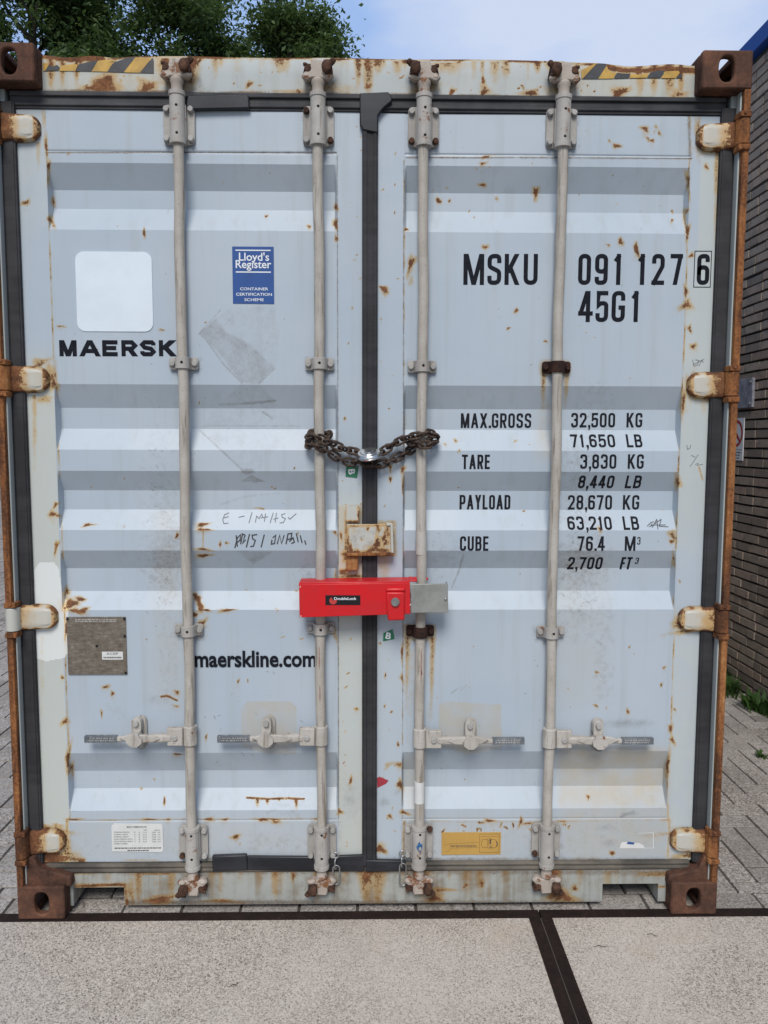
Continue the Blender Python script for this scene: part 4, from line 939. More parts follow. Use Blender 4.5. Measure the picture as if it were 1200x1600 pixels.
# ---------------- corner posts, side walls, roof
for sx in (-1, 1):
    b = B()
    b.box((sx * 1.208, 0.0265, 1.448), (0.0215, 0.047, 2.664), mi=1); b.box((sx * 1.194, 0.034, 1.448), (0.0055, 0.030, 2.662), mi=0); b.box((sx * 1.197, 0.105, 1.448), (0.043, 0.108, 2.66), mi=0)
    post = b.build('corner_post', [m_post, m_orust], box, bevel=0.003)
    b = B(); b.box((sx * 1.170, 0.064, 1.452), (0.046, 0.028, 2.575)); b.box((sx * 1.170, 0.0485, 1.452), (0.034, 0.004, 2.573))
    b.build('gasket', m_rub, box, bevel=0.004)
def corrugated(x, sx):
    ys = []; y = 0.22; lv = []
    while y < 11.95:
        for dy, l in ((0.07, 0), (0.068, 1), (0.07, 1), (0.068, 0)): ys.append(y); lv.append(l); y += dy
    V = []; 
    for yy, l in zip(ys, lv):
        # l marks the level where the segment starts
        V += [(x - sx * 0.036 * (1 if l else 0), yy, 0.16), (x - sx * 0.036 * (1 if l else 0), yy, 2.80)]
    n = len(ys); Fc = [[2 * i, 2 * i + 2, 2 * i + 3, 2 * i + 1] for i in range(n - 1)]
    return arr_mesh('side_panel', np.array(V), np.array(Fc))
for sx in (-1, 1):
    o = P('side_panel', corrugated(sx * 1.213, sx), m_side, box)
    b = B(); b.box((sx * 1.189, 6.1, 2.848), (0.06, 11.84, 0.07)); b.box((sx * 1.186, 6.1, 0.10), (0.06, 11.84, 0.15)); b.build('side_rail', m_side, box, bevel=0.004)
b = B(); b.box((0, 6.12, 2.872), (2.30, 11.95, 0.012))
for k in range(57): b.box((0, 0.36 + k * 0.207, 2.879), (2.24, 0.09, 0.010))
b.build('roof', m_side, box, bevel=0.003)
b = B(); b.box((0, 6.12, 0.15), (2.32, 11.9, 0.03)); b.box((0, 12.15, 1.45), (2.3, 0.04, 2.6))
for k in range(30): b.box((0, 1.3 + k * 0.36, 0.10), (2.30, 0.05, 0.07))
b.build('floor_frame', m_drust, box)

# ---------------- rubber seals
b = B(); b.box((0, 0.0715, 2.7475), (2.33, 0.022, 0.055)); b.box((0, 0.0575, 2.7665), (2.326, 0.009, 0.016)); b.box((0, 0.0585, 2.734), (2.328, 0.007, 0.010))
b.build('gasket', m_rubt, box, bevel=0.003)
def pxpoly(b, pts, y0, y1, mi=0):
    q = [at(u, v, y0) for u, v in pts]; b.prism([(p[0], p[2]) for p in q], y0, y1, mi)
for pts, y0, y1 in (([(293, 150), (388, 149), (390, 171), (296, 173), (290, 166)], 0.045, 0.066),
                    ([(562, 147), (607, 145), (613, 154), (612, 160), (598, 172), (591, 182), (591, 210), (567, 205), (562, 196)], 0.043, 0.066),
                    ([(331, 1340), (385, 1338), (387, 1362), (332, 1364)], 0.044, 0.062), ([(386, 1340), (495, 1341), (570, 1338), (570, 1364), (386, 1362)], 0.047, 0.060), ([(571, 1346), (634, 1347), (634, 1363), (571, 1365)], 0.044, 0.060)):
    b = B(); pxpoly(b, pts, y0, y1); b.build('gasket_repair', m_rubn, box, bevel=0.004)
b = B(); b.box((-0.002, 0.0655, 1.44), (0.0515, 0.030, 2.56)); b.box((-0.018, 0.0495, 1.44), (0.014, 0.006, 2.558)); b.box((0.015, 0.0495, 1.44), (0.012, 0.006, 2.557)); b.build('gasket', m_rub, box, bevel=0.003)
b = B(); b.box((0, 0.0665, 0.152), (2.28, 0.026, 0.034)); b.box((0, 0.052, 0.163), (2.27, 0.008, 0.009)); b.box((0, 0.053, 0.146), (2.27, 0.006, 0.012)); b.build('gasket', m_rubd, box, bevel=0.003)

for pts in ([(33, 1342), (52, 1342), (62, 1360), (96, 1368), (110, 1372), (112, 1388), (29, 1388)], [(1044, 1386), (1046, 1370), (1066, 1366), (1092, 1360), (1102, 1338), (1117, 1338), (1119, 1386)]):
    b = B(); pxpoly(b, pts, 0.022, 0.075); b.build('corner_gusset', m_cast, box, bevel=0.006)
# ---------------- hinges
def hinge(sx, v, rust):
    z = at(1105 if sx > 0 else 50, v, 0.04)[2]
    n = 22; u = np.linspace(0, 1, n); m = 15; sv = np.linspace(-1, 1, m)
    X0, X1 = 1.196, 1.072
    V = np.zeros((n, m, 3)); R_ = np.zeros((n, m))
    for i, uu in enumerate(u):
        hw = 0.042 - 0.004 * uu
        if uu > 0.72: hw *= math.sqrt(max(1 - ((uu - 0.72) / 0.30) ** 2, 0.02))
        for j, s_ in enumerate(sv):
            e = abs(s_)
            rim = 0.0055 * (1 if e < 0.68 - 0.2 * max(0, uu - 0.5) else (max(0.0, 1 - (e - 0.68 + 0.2 * max(0, uu - 0.5)) / 0.14)))
            lip = 0.002 if 0.78 <= e < 0.97 else 0
            end = 1 if uu < 0.80 else max(0, 1 - (uu - 0.80) / 0.10)
            y = 0.050 - 0.012 * max(0, 1 - uu / 0.5) - rim * end - lip * end + (0.012 if e > 0.985 or uu > 0.985 else 0)
            V[i, j] = (sx * (X0 + (X1 - X0) * uu), y, z + hw * s_)
            R_[i, j] = rust * (np.clip(1.15 - uu * 1.9, 0, 1)) + 0.52 * (e > 0.75) * (0.7 + 0.4 * math.sin(uu * 17 + v)) + 0.45 * (uu > 0.88) + 0.10 * rust
    idx = np.arange(n * m).reshape(n, m)
    Fc = np.stack([idx[:-1, :-1], idx[1:, :-1], idx[1:, 1:], idx[:-1, 1:]], -1).reshape(-1, 4)
    if sx > 0: Fc = Fc[:, ::-1]
    me = arr_mesh('hinge', V.reshape(-1, 3), Fc, smooth=True)
    q = np.zeros((n * m, 4)); q[:, 0] = np.clip(R_.ravel(), 0, 1); q[:, 2] = 0.4; q[:, 3] = 1; set_attr(me, 'wear', q); me.set_sharp_from_angle(angle=rad(22))
    o = P('hinge', me, m_hinge, box); md = o.modifiers.new('solidify', 'SOLIDIFY'); md.thickness = 0.010; md.offset = 0
    b = B(); b.cyl((sx * 1.203, 0.019, z - 0.040), (sx * 1.203, 0.019, z + 0.040), 0.0215, seg=18); b.box((sx * 1.196, 0.030, z), (0.03, 0.028, 0.078))
    b.build('knuckle', m_orust if rust > 0.5 else m_hinge, o, bevel=0.003)
    for k in (-1, 1):
        b = B(); b.box((sx * 1.2015, 0.018, z + k * 0.051), (0.038, 0.044, 0.018)); b.cyl((sx * 1.1985, -0.0005 + 0.004, z + k * 0.054), (sx * 1.1985, -0.008, z + k * 0.054), 0.006, seg=8)
        b.build('lug', m_orust, o, bevel=0.004)
    return o
for v, k in ((199, 1.0), (594, 1.0), (967, 0.35), (1319, 1.1)): hinge(-1, v, k)
for v, k in ((213, 0.75), (603, 0.9), (970, 0.55), (1317, 0.55)): hinge(1, v, k)

# ---------------- lettering: strokes of even width draped over the corrugation
GL = {  # glyphs in a unit cell; each stroke: list of (x, y, corner radius), 'c' closes it
 '0': [('c', [(0, 0, .5), (1, 0, .5), (1, 1, .5), (0, 1, .5)])], 'O': [('c', [(0, 0, .5), (1, 0, .5), (1, 1, .5), (0, 1, .5)])],
 '1': [('', [(.66, 1, 0), (.66, 0, 0)]), ('', [(.05, .80, 0), (.62, .97, 0)])],
 '2': [('', [(0, .72, 0), (0, 1, .5), (1, 1, .5), (1, .62, .3), (0.02, .0, 0)]), ('', [(0, 0, 0), (1, 0, 0)])],
 '3': [('', [(0, .76, 0), (0, 1, .5), (1, 1, .5), (1, .53, .4), (.4, .53, 0)]), ('', [(.4, .53, 0), (1, .53, .4), (1, 0, .5), (0, 0, .5), (0, .25, 0)])],
 '4': [('', [(.78, 0, 0), (.78, 1, 0)]), ('d', [(.70, 1, 0), (.04, .24, 0)]), ('', [(0, .24, 0), (1.06, .24, 0)])],
 '5': [('', [(.95, 1, 0), (.08, 1, 0), (.04, .52, 0), (.3, .62, .2), (1, .62, .5), (1, 0, .5), (0, 0, .5), (0, .25, 0)])],
 '6': [('c', [(0, 0, .5), (1, 0, .5), (1, .58, .5), (0, .58, .5)]), ('', [(0, .3, 0), (0, 1, .5), (1, 1, .5), (1, .78, 0)])],
 '7': [('', [(0, 1, 0), (1, 1, 0)]), ('d', [(1, 1, 0), (.36, 0, 0)])],
 '8': [('c', [(.03, .54, .45), (.97, .54, .45), (.97, 1, .45), (.03, 1, .45)]), ('c', [(0, 0, .5), (1, 0, .5), (1, .54, .5), (0, .54, .5)])],
 '9': [('c', [(0, .42, .5), (1, .42, .5), (1, 1, .5), (0, 1, .5)]), ('', [(1, .7, 0), (1, 0, .5), (0, 0, .5), (0, .22, 0)])],
 'A': [('d', [(0, 0, 0), (.5, 1, 0)]), ('d', [(1, 0, 0), (.5, 1, 0)]), ('', [(.16, .27, 0), (.84, .27, 0)])],
 'B': [('c', [(0, 0, 0), (1, 0, .45), (1, .53, .45), (0, .53, 0)]), ('c', [(0, .53, 0), (.94, .53, .4), (.94, 1, .4), (0, 1, 0)])],
 'C': [('', [(1, .70, 0), (1, 1, .5), (0, 1, .5), (0, 0, .5), (1, 0, .5), (1, .30, 0)])],
 'D': [('c', [(0, 0, 0), (1, 0, .5), (1, 1, .5), (0, 1, 0)])], 'E': [('', [(1, 1, 0), (0, 1, 0), (0, 0, 0), (1, 0, 0)]), ('', [(0, .52, 0), (.88, .52, 0)])],
 'F': [('', [(1, 1, 0), (0, 1, 0), (0, 0, 0)]), ('', [(0, .50, 0), (.85, .50, 0)])],
 'G': [('', [(1, .72, 0), (1, 1, .5), (0, 1, .5), (0, 0, .5), (1, 0, .5), (1, .46, 0), (.52, .46, 0)])],
 'K': [('', [(0, 0, 0), (0, 1, 0)]), ('d', [(.98, 1, 0), (.08, .36, 0)]), ('d', [(.34, .58, 0), (1.03, 0, 0)])], 'L': [('', [(0, 1, 0), (0, 0, 0), (1, 0, 0)])],
 'M': [('', [(0, 0, 0), (0, 1, 0)]), ('', [(1, 0, 0), (1, 1, 0)]), ('d', [(.04, 1, 0), (.5, 0, 0)]), ('d', [(.96, 1, 0), (.5, 0, 0)])], 'P': [('', [(0, 0, 0), (0, 1, 0), (1, 1, .5), (1, .42, .5), (0, .42, 0)])],
 'R': [('', [(0, 0, 0), (0, 1, 0), (1, 1, .45), (1, .46, .45), (0, .46, 0)]), ('d', [(.52, .46, 0), (1, 0, 0)])],
 'S': [('', [(1, .74, 0), (1, 1, .5), (0, 1, .5), (0, .60, .4), (1, .42, .4), (1, 0, .5), (0, 0, .5), (0, .26, 0)])],
 'T': [('', [(0, 1, 0), (1, 1, 0)]), ('', [(.5, 1, 0), (.5, 0, 0)])], 'U': [('', [(0, 1, 0), (0, 0, .5), (1, 0, .5), (1, 1, 0)])],
 'X': [('d', [(0, 0, 0), (1, 1, 0)]), ('d', [(0, 1, 0), (1, 0, 0)])], 'Y': [('d', [(0, 1, 0), (.5, .42, 0)]), ('d', [(1, 1, 0), (.5, .42, 0)]), ('', [(.5, .44, 0), (.5, 0, 0)])],
}
WID = {'M': 1.30, '1': .62, 'A': 1.12, 'X': 1.08, 'T': 1.0, 'Y': 1.05, 'L': .85, 'E': .86, 'F': .84, 'K': 1.05}
def stroke(pts, closed, wd):
    """even ribbon with mitred joins; pts [(x, z)]"""
    n = len(pts); Lf, Rt = [], []
    for i in range(n):
        p = Vector(pts[i]); a = Vector(pts[i - 1]) if (i > 0 or closed) else None; c = Vector(pts[(i + 1) % n]) if (i < n - 1 or closed) else None
        d0 = (p - a).normalized() if a is not None else None; d1 = (c - p).normalized() if c is not None else None
        if d0 is None: d0 = d1
        if d1 is None: d1 = d0
        n0 = Vector((-d0.y, d0.x)); n1 = Vector((-d1.y, d1.x)); mm = n0 + n1
        if mm.length < 0.3: mm = n0.copy()
        mm.normalize(); k = min(1 / max(mm.dot(n0), 0.38), 1.9)
        Lf.append(p + mm * wd / 2 * k); Rt.append(p - mm * wd / 2 * k)
    quads = []
    for i in range(n if closed else n - 1):
        j = (i + 1) % n; quads.append((Lf[i], Lf[j], Rt[j], Rt[i]))
    return quads
def fillet(path, closed, w_, h_, chamfer=False):
    out_ = []; n = len(path); q = [(x * w_, y * h_) for x, y, r in path]
    for i in range(n):
        r = path[i][2] * min(w_, h_)
        if r <= 0 or (not closed and i in (0, n - 1)): out_.append(q[i]); continue
        p = Vector(q[i]); a = Vector(q[i - 1]) - p; c = Vector(q[(i + 1) % n]) - p; la, lc = a.length, c.length; a.normalize(); c.normalize()
        ang = a.angle(c); tl = min(r / math.tan(ang / 2), la * 0.5, lc * 0.5)
        p0 = p + a * tl; p2 = p + c * tl
        K = 1 if chamfer else 6
        for k in range(K + 1):
            t = k / K; out_.append(tuple(p0 * (1 - t) ** 2 + p * 2 * t * (1 - t) + p2 * t * t))
    ded = [out_[0]]
    for p in out_[1:]:
        if (Vector(p) - Vector(ded[-1])).length > 1e-5: ded.append(p)
    if closed and (Vector(ded[0]) - Vector(ded[-1])).length < 1e-5: ded.pop()
    return ded
class Ink:
    def __init__(s): s.q = []; s.bmq = bmesh.new()
    def glyph(s, ch, x, z, w_, h_, st, chamfer=False):
        if ch in '.,':
            s.q.append((Vector((x, z)), Vector((x, z + st * 1.1)), Vector((x + st * 1.1, z + st * 1.1)), Vector((x + st * 1.1, z))))
            if ch == ',': s.q.append((Vector((x + st * .2, z - st * 1.3)), Vector((x + st * .3, z)), Vector((x + st * 1.1, z)), Vector((x + st * .6, z - st * 1.3))))
            return
        for fl, path in GL[ch]:
            if fl == 'd':
                (xa, ya, _), (xb, yb, _) = path; W2, H2 = w_ - st, h_ - st
                ext = lambda t: -st / 2 if t <= 0 else (st / 2 if t >= 1 else 0)
                x0_, z0_, x1_, z1_ = x + st / 2 + xa * W2, z + st / 2 + ya * H2, x + st / 2 + xb * W2, z + st / 2 + yb * H2
                hw = st / 2 * math.hypot(x1_ - x0_, z1_ - z0_) / abs(z1_ - z0_); sl = (x1_ - x0_) / (z1_ - z0_)
                z0e, z1e = z0_ + ext(ya), z1_ + ext(yb)
                s.q.append((Vector((x0_ - hw, z0e)), Vector((x1_ - hw, z1e)), Vector((x1_ + hw, z1e)), Vector((x0_ + hw, z0e)))); continue
            pts = fillet(path, fl == 'c', w_ - st, h_ - st, chamfer)
            if fl != 'c':
                for e_, nb in ((0, 1), (-1, -2)):
                    p_, q_ = Vector(pts[e_]), Vector(pts[nb]); d_ = (p_ - q_).normalized(); c_ = path[e_]
                    if (abs(d_.x) > 0.8 and (c_[0] < .07 or c_[0] > .83)) or (abs(d_.y) > 0.8 and (c_[1] < .07 or c_[1] > .93)): pts[e_] = tuple(p_ + d_ * st / 2)
            for q in stroke([(x + st / 2 + a, z + st / 2 + b) for a, b in pts], fl == 'c', st): s.q.append(q)
    def px_text(s, text, u0, u1, v0, v1, st, spans=None):
        """text whose photographed extent is u0..u1, v0 (top)..v1 (base)"""
        a = on(u0, v1); b = on(u1, v1); t = on((u0 + u1) / 2, v0); m = on((u0 + u1) / 2, v1)
        h = t[2] - m[2]
        if spans:
            for ch, (s0, s1) in zip(text, spans):
                p, q = on(s0, v1), on(s1, v1); s.glyph(ch, p[0], p[2], q[0] - p[0], h, st)
            return
        adv = [(WID.get(c, 1.0) if c not in '., ' else (0.22 if c != ' ' else 0.6)) for c in text]; gap = 0.24
        tot = sum(adv) + gap * (len(text) - 1); k = (b[0] - a[0]) / tot; x = a[0]
        for c, ad in zip(text, adv):
            if c != ' ': s.glyph(c, x, a[2] + (b[2] - a[2]) * (x - a[0]) / (b[0] - a[0]), ad * k, h, st)
            x += (ad + gap) * k
    def pen(s, pts, wd):
        P_ = [on(u, v) for u, v in pts]
        for q in stroke([(p[0], p[2]) for p in P_], False, wd): s.q.append(q)
    def build(s, name, mat, parent, off=0.0007, drape=surf):
        bm = s.bmq
        for q in s.q:
            try: bm.faces.new([bm.verts.new((p[0], 0, p[1])) for p in q])
            except ValueError: pass
        zs_ = [v.co.z for v in bm.verts]
        for zb in BZ:
            if min(zs_) < zb < max(zs_):
                bmesh.ops.bisect_plane(bm, geom=bm.verts[:] + bm.edges[:] + bm.faces[:], plane_co=(0, 0, zb), plane_no=(0, 0, 1))
        for v in bm.verts: v.co.y = float(drape(v.co.x, v.co.z)) - off
        bmesh.ops.recalc_face_normals(bm, faces=bm.faces)
        for f in bm.faces:
            if f.normal.y > 0: f.normal_flip()
        me = bpy.data.meshes.new(name); bm.to_mesh(me); bm.free(); return link(name, me, mat, parent)
# number, code, weight table
zx = lambda a, b: (700 + a / 2.727, 700 + b / 2.727)
k = Ink(); st = 0.0142
for txt, spans in (('MSKU', [zx(65, 153), zx(167, 226), zx(240, 302), zx(321, 381)]), ('0911276', [zx(553, 607), zx(624, 679), zx(700, 741), zx(803, 842), zx(866, 920), zx(944, 997), zx(1058, 1111)])):
    k.px_text(txt, spans[0][0], spans[-1][1], 398.6, 447.0, st, spans)
k.build('container_number', m_ink, door_r); k = Ink()
a, b_ = on(1083.6, 450.5), on(1111.8, 394.5)
for q in stroke([(a[0], a[2]), (b_[0], a[2]), (b_[0], b_[2]), (a[0], b_[2])], True, 0.0026): k.q.append(q)
k.build('check_digit_frame', m_ink, door_r)
k = Ink(); k.px_text('45G1', *zx(553, 815), 456.5, 505, st, [zx(553, 613), zx(627, 681), zx(695, 752), zx(775, 815)]); k.build('size_code', m_ink, door_r)
zt = lambda a: 700 + a / 3.529
zv = lambda a: 630 + a / 3.529
k = Ink(); s2 = 0.0076
TABLE = [('MAX.GROSS', 70, 458, 62, 143), ('32,500', 678, 920, 60, 140), ('KG', 983, 1070, 60, 140), ('71,650', 678, 925, 178, 250), ('LB', 988, 1075, 178, 250),
         ('TARE', 76, 230, 290, 370), ('3,830', 728, 927, 288, 368), ('KG', 990, 1078, 288, 368), ('8,440', 713, 908, 405, 475), ('LB', 972, 1058, 405, 475),
         ('PAYLOAD', 63, 343, 512, 592), ('28,670', 660, 903, 513, 593), ('KG', 963, 1053, 513, 593), ('63,210', 662, 907, 630, 705), ('LB', 970, 1057, 630, 705),
         ('CUBE', 65, 222, 740, 820), ('76.4', 712, 862, 740, 820), ('M', 973, 1032, 740, 820), ('3', 1042, 1060, 744, 786), ('2,700', 655, 845, 855, 922), ('FT', 945, 1005, 855, 922), ('3', 1028, 1047, 858, 892)]
for t_, a, b_, c, d in TABLE: k.px_text(t_, zt(a), zt(b_), zv(c), zv(d), s2 if t_ != '3' else 0.0034)
k.build('weight_table', m_ink2, door_r)
# company name: squared wide letters
k = Ink(); zm = lambda a: 80 + a / 3.243
for ch, a, b_ in (('M', 43, 131), ('A', 145, 250), ('E', 260, 338), ('R', 357, 437), ('S', 452, 530), ('K', 547, 630)):
    p, q = on(zm(a), 558.6), on(zm(b_), 558.6); h = on(zm(a), 533.4)[2] - p[2]
    k.glyph(ch, p[0], p[2], q[0] - p[0], h, 0.0140, True)
k.build('company_name', m_ink, door_l)

def font_mesh(text, bold=0.0):
    cu = bpy.data.curves.new('t', 'FONT'); cu.body = text; cu.size = 1.0; cu.offset = bold; cu.resolution_u = 3
    o = bpy.data.objects.new('t', cu); me = bpy.data.meshes.new_from_object(o)
    v = np.array([tuple(x.co) for x in me.vertices]).reshape(-1, 3); f = [tuple(p.vertices) for p in me.polygons]
    bpy.data.objects.remove(o); bpy.data.curves.remove(cu); bpy.data.meshes.remove(me); return v, f
_hv, _ = font_mesh('H'); CAPH = _hv[:, 1].max()
def ftext(b, text, x0, x1, zbase, cap, y, mi=0, bold=0.0, rot=0.0, fn=None):
    v, f = font_mesh(text, bold)
    if not len(v): return
    w_ = v[:, 0].max() - v[:, 0].min()
    X = (v[:, 0] - v[:, 0].min()) / w_ * (x1 - x0); Z = v[:, 1] / CAPH * cap
    if rot:
        c, s_ = math.cos(rot), math.sin(rot); cx_, cz_ = (x1 - x0) / 2, cap / 2
        X, Z = cx_ + (X - cx_) * c - (Z - cz_) * s_, cz_ + (X - cx_) * s_ + (Z - cz_) * c
    vs = [b.bm.verts.new((x0 + a, y, zbase + c)) if fn is None else b.bm.verts.new(fn(x0 + a, zbase + c)) for a, c in zip(X, Z)]
    for p in f:
        try: q = b.bm.faces.new([vs[i] for i in p]); q.material_index = mi
        except ValueError: pass
b = B(); p0, p1 = on(304.5, 1043), on(494.5, 1043); cap = on(400, 1018.5)[2] - on(400, 1043)[2]
ftext(b, 'maerskline.com', p0[0], p1[0], p0[2], cap * 0.97, YD - 0.0022, bold=0.028)
b.build('web_address', m_ink, door_l, smooth=False)

def rect_of(u0, u1, v0, v1):
    c = on((u0 + u1) / 2, (v0 + v1) / 2); l, r_ = on(u0, (v0 + v1) / 2)[0], on(u1, (v0 + v1) / 2)[0]; t_, bo = on((u0 + u1) / 2, v0)[2], on((u0 + u1) / 2, v1)[2]
    return l, r_, bo, t_
SY = YD - 0.0026      # face of the stickers
# white square sticker
l, r_, bo, t_ = rect_of(119.5, 238.5, 395.5, 520)
b = B(); b.prism(rrect(l, r_, bo, t_, 0.028, 6), SY, YD + 0.001); tag(b.build('sticker', m_white, door_l, smooth=False), 'blank white square sticker')
# blue register sticker
l, r_, bo, t_ = rect_of(363.5, 428, 387.5, 476.5); W_, H_ = r_ - l, t_ - bo
b = B(); b.prism([(l, t_), (r_, t_), (r_, bo), (l, bo)], SY, YD + 0.001, 0); ty = SY - 0.0005
for a, c in ((0.055, 0.075), (0.435, 0.455)): b.flat([(l + .08 * W_, ty, t_ - c * H_), (r_ - .07 * W_, ty, t_ - c * H_), (r_ - .07 * W_, ty, t_ - a * H_), (l + .08 * W_, ty, t_ - a * H_)], 1)
ftext(b, "Lloyd's", l + .16 * W_, l + .89 * W_, t_ - .245 * H_, .135 * H_, ty, 1, 0.012); ftext(b, 'Register', l + .08 * W_, l + .94 * W_, t_ - .375 * H_, .135 * H_, ty - 0.0003, 1, 0.012)
ftext(b, 'CONTAINER', l + .18 * W_, l + .86 * W_, bo + .235 * H_, .048 * H_, ty, 1, 0.01); ftext(b, 'CERTIFICATION', l + .08 * W_, l + .95 * W_, bo + .14 * H_, .048 * H_, ty, 1, 0.01); ftext(b, 'SCHEME', l + .28 * W_, l + .75 * W_, bo + .045 * H_, .048 * H_, ty, 1, 0.01)
tag(b.build('sticker', [m_blue, m_text_w], door_l, smooth=False), 'dark blue certification sticker with white print')
# brown data plate with small white label
l, r_, bo, t_ = rect_of(106, 198, 965.5, 1055); W_, H_ = r_ - l, t_ - bo
b = B(); b.box(((l + r_) / 2, YD - 0.002, (bo + t_) / 2), (W_, 0.006, H_), mi=0)
for x, z in ((l + .02 * W_, t_ - .03 * H_), (r_ - .02 * W_, t_ - .03 * H_), (r_ - .02 * W_, t_ - .33 * H_), (r_ - .02 * W_, bo + .03 * H_), (l + .5 * W_, bo + .5 * H_)): b.cyl((x, YD - 0.004, z), (x, YD - 0.0075, z), 0.0045, seg=8, mi=3)
b.flat([(l + .585 * W_, YD - .0056, bo + .26 * H_), (l + .94 * W_, YD - .0056, bo + .26 * H_), (l + .94 * W_, YD - .0056, bo + .40 * H_), (l + .585 * W_, YD - .0056, bo + .40 * H_)], 1)
ftext(b, 'ACEP', l + .66 * W_, l + .86 * W_, bo + .345 * H_, .04 * H_, YD - .0061, 2)
xx = l + .61 * W_
while xx < l + .90 * W_:
    q = .012 * W_ + random.random() * .02 * W_; b.flat([(xx, YD - .0061, bo + .285 * H_), (xx + q, YD - .0061, bo + .285 * H_), (xx + q, YD - .0061, bo + .31 * H_), (xx, YD - .0061, bo + .31 * H_)], 2); xx += q + .008 * W_
for a in (.035, .065):
    xx = l + .15 * W_
    while xx < l + .85 * W_:
        q = .015 * W_ + random.random() * .05 * W_; b.flat([(xx, YD - .0056, t_ - (a + .018) * H_), (xx + q, YD - .0056, t_ - (a + .018) * H_), (xx + q, YD - .0056, t_ - a * H_), (xx, YD - .0056, t_ - a * H_)], 4); xx += q + .014 * W_
tag(b.build('data_plate', [m_bare, m_white2, m_text_d, m_hole, m_brk], door_l, smooth=False), 'weathered brown data plate')
# dimension sticker
l, r_, bo, t_ = rect_of(175, 255, 1288, 1333); W_, H_ = r_ - l, t_ - bo
b = B(); b.prism([(l + .05 * W_, t_), (l + .96 * W_, t_ - .03 * H_), (r_, t_ - .08 * H_), (r_, bo + .05 * H_), (r_ - .03 * W_, bo), (l, bo + .04 * H_), (l, t_ - .08 * H_)], SY, YD + 0.001, 0); ty = SY - 0.0005
ftext(b, 'MAIN DIMENSIONS', l + .30 * W_, l + .69 * W_, t_ - .14 * H_, .055 * H_, ty, 1, 0.01); ftext(b, 'FEET', l + .63 * W_, l + .70 * W_, t_ - .245 * H_, .04 * H_, ty, 1); ftext(b, 'METRIC', l + .84 * W_, l + .95 * W_, t_ - .255 * H_, .04 * H_, ty, 1)
for i_, (a, w1) in enumerate((('INTERNAL LENGTH', .30), ('INTERNAL WIDTH', .27), ('INTERNAL HEIGHT', .29), ('DOOR OPENING WIDTH', .36), ('DOOR OPENING HEIGHT', .37), ('PATENT NUMBER', .26))):
    z = t_ - (.315 + .08 * i_) * H_; ftext(b, a, l + .045 * W_, l + .045 * W_ + w1 * W_, z, .042 * H_, ty, 1)
    if i_ < 5:
        for c, d in ((.44, .025), (.53, .02), (.61, .075), (.79, .075), (.90, .05)):
            ftext(b, ('39', '5', '11/16', '12033', 'mm')[(.44, .53, .61, .79, .90).index(c)] if i_ == 0 else ('7', '8', '5/16', '2345', 'mm')[(.44, .53, .61, .79, .90).index(c)], l + c * W_, l + (c + d) * W_, z - .01 * H_, .042 * H_, ty, 1)
for a, c, d in ((.05, .93, .865), (.30, .68, .95)):
    xx = l + a * W_
    while xx < l + c * W_:
        q = .01 * W_ + random.random() * .05 * W_; z = t_ - d * H_; b.flat([(xx, ty, z), (xx + q, ty, z), (xx + q, ty, z + .036 * H_), (xx, ty, z + .036 * H_)], 1); xx += q + .01 * W_
tag(b.build('sticker', [m_white2, m_text_d], door_l, smooth=False), 'small white sticker with a table of dimensions')
# yellow seal sticker
l, r_, bo, t_ = rect_of(690, 782.5, 1302, 1336.5); W_, H_ = r_ - l, t_ - bo
b = B(); b.prism([(l, t_), (r_, t_), (r_ - .003 * W_, bo), (l, bo)], SY, YD + 0.001, 0); ty = SY - 0.0005
ftext(b, 'Fasten high security bolt seal here', l + .145 * W_, l + .585 * W_, bo + .36 * H_, .10 * H_, ty, 1, 0.012)
def sline(pts, w_, mi=2, cl=False):
    for q in stroke([(l + a * W_, bo + c * H_) for a, c in pts], cl, w_): b.flat([(p[0], ty, p[1]) for p in q], mi)
sline([(.64, .1), (.64, .93), (.97, .93), (.97, .1)], .0012, 2, True); sline([(.66, .82), (.95, .82)], .001); sline([(.67, .55), (.69, .68), (.78, .68), (.78, .32), (.69, .32), (.67, .45)], .0013, 2, True); sline([(.83, .68), (.90, .68), (.94, .55), (.94, .42), (.90, .32), (.83, .32)], .0013); sline([(.915, .6), (.94, .5), (.925, .36)], .003, 1)
for z in (.72, .64, .56, .48): sline([(.77, z), (.84, z)], .0012)
sline([(.82, .70), (.82, .50)], .0045, 1); sline([(.80, .27), (.825, .38), (.845, .27)], .0022, 1); sline([(.05, .12), (.13, .17), (.15, .3), (.62, .33)], .0008); sline([(.04, .42), (.12, .50), (.62, .56)], .0008)
tag(b.build('sticker', [m_yel, m_text_d, m_yline], door_r, smooth=False), 'yellow bolt seal sticker')
# torn white label and its outline
b = B()
def flatpx(pts, dy=0.0012, mi=0):
    q = [on(u, v) for u, v in pts]; b.flat([(p[0], float(surf(p[0], p[2])) - dy, p[2]) for p in q], mi)
flatpx([(968, 1327), (1007, 1327), (1005, 1322), (997, 1318), (988, 1319), (980, 1317), (972, 1317), (969, 1321)]); flatpx([(979, 1320), (990, 1321), (991, 1318), (981, 1316.5)], 0.0018, 1)
for q in (((996, 1303), (1021, 1302), (1021, 1303), (996, 1304)), ((1020, 1303), (1021.2, 1303), (1021.2, 1327), (1020, 1327)), ((1006, 1326), (1020, 1326), (1020, 1327), (1006, 1327))): flatpx(q)
tag(b.build('torn_label', [m_white2, m_blue], door_r, smooth=False), 'torn remains of a white label')
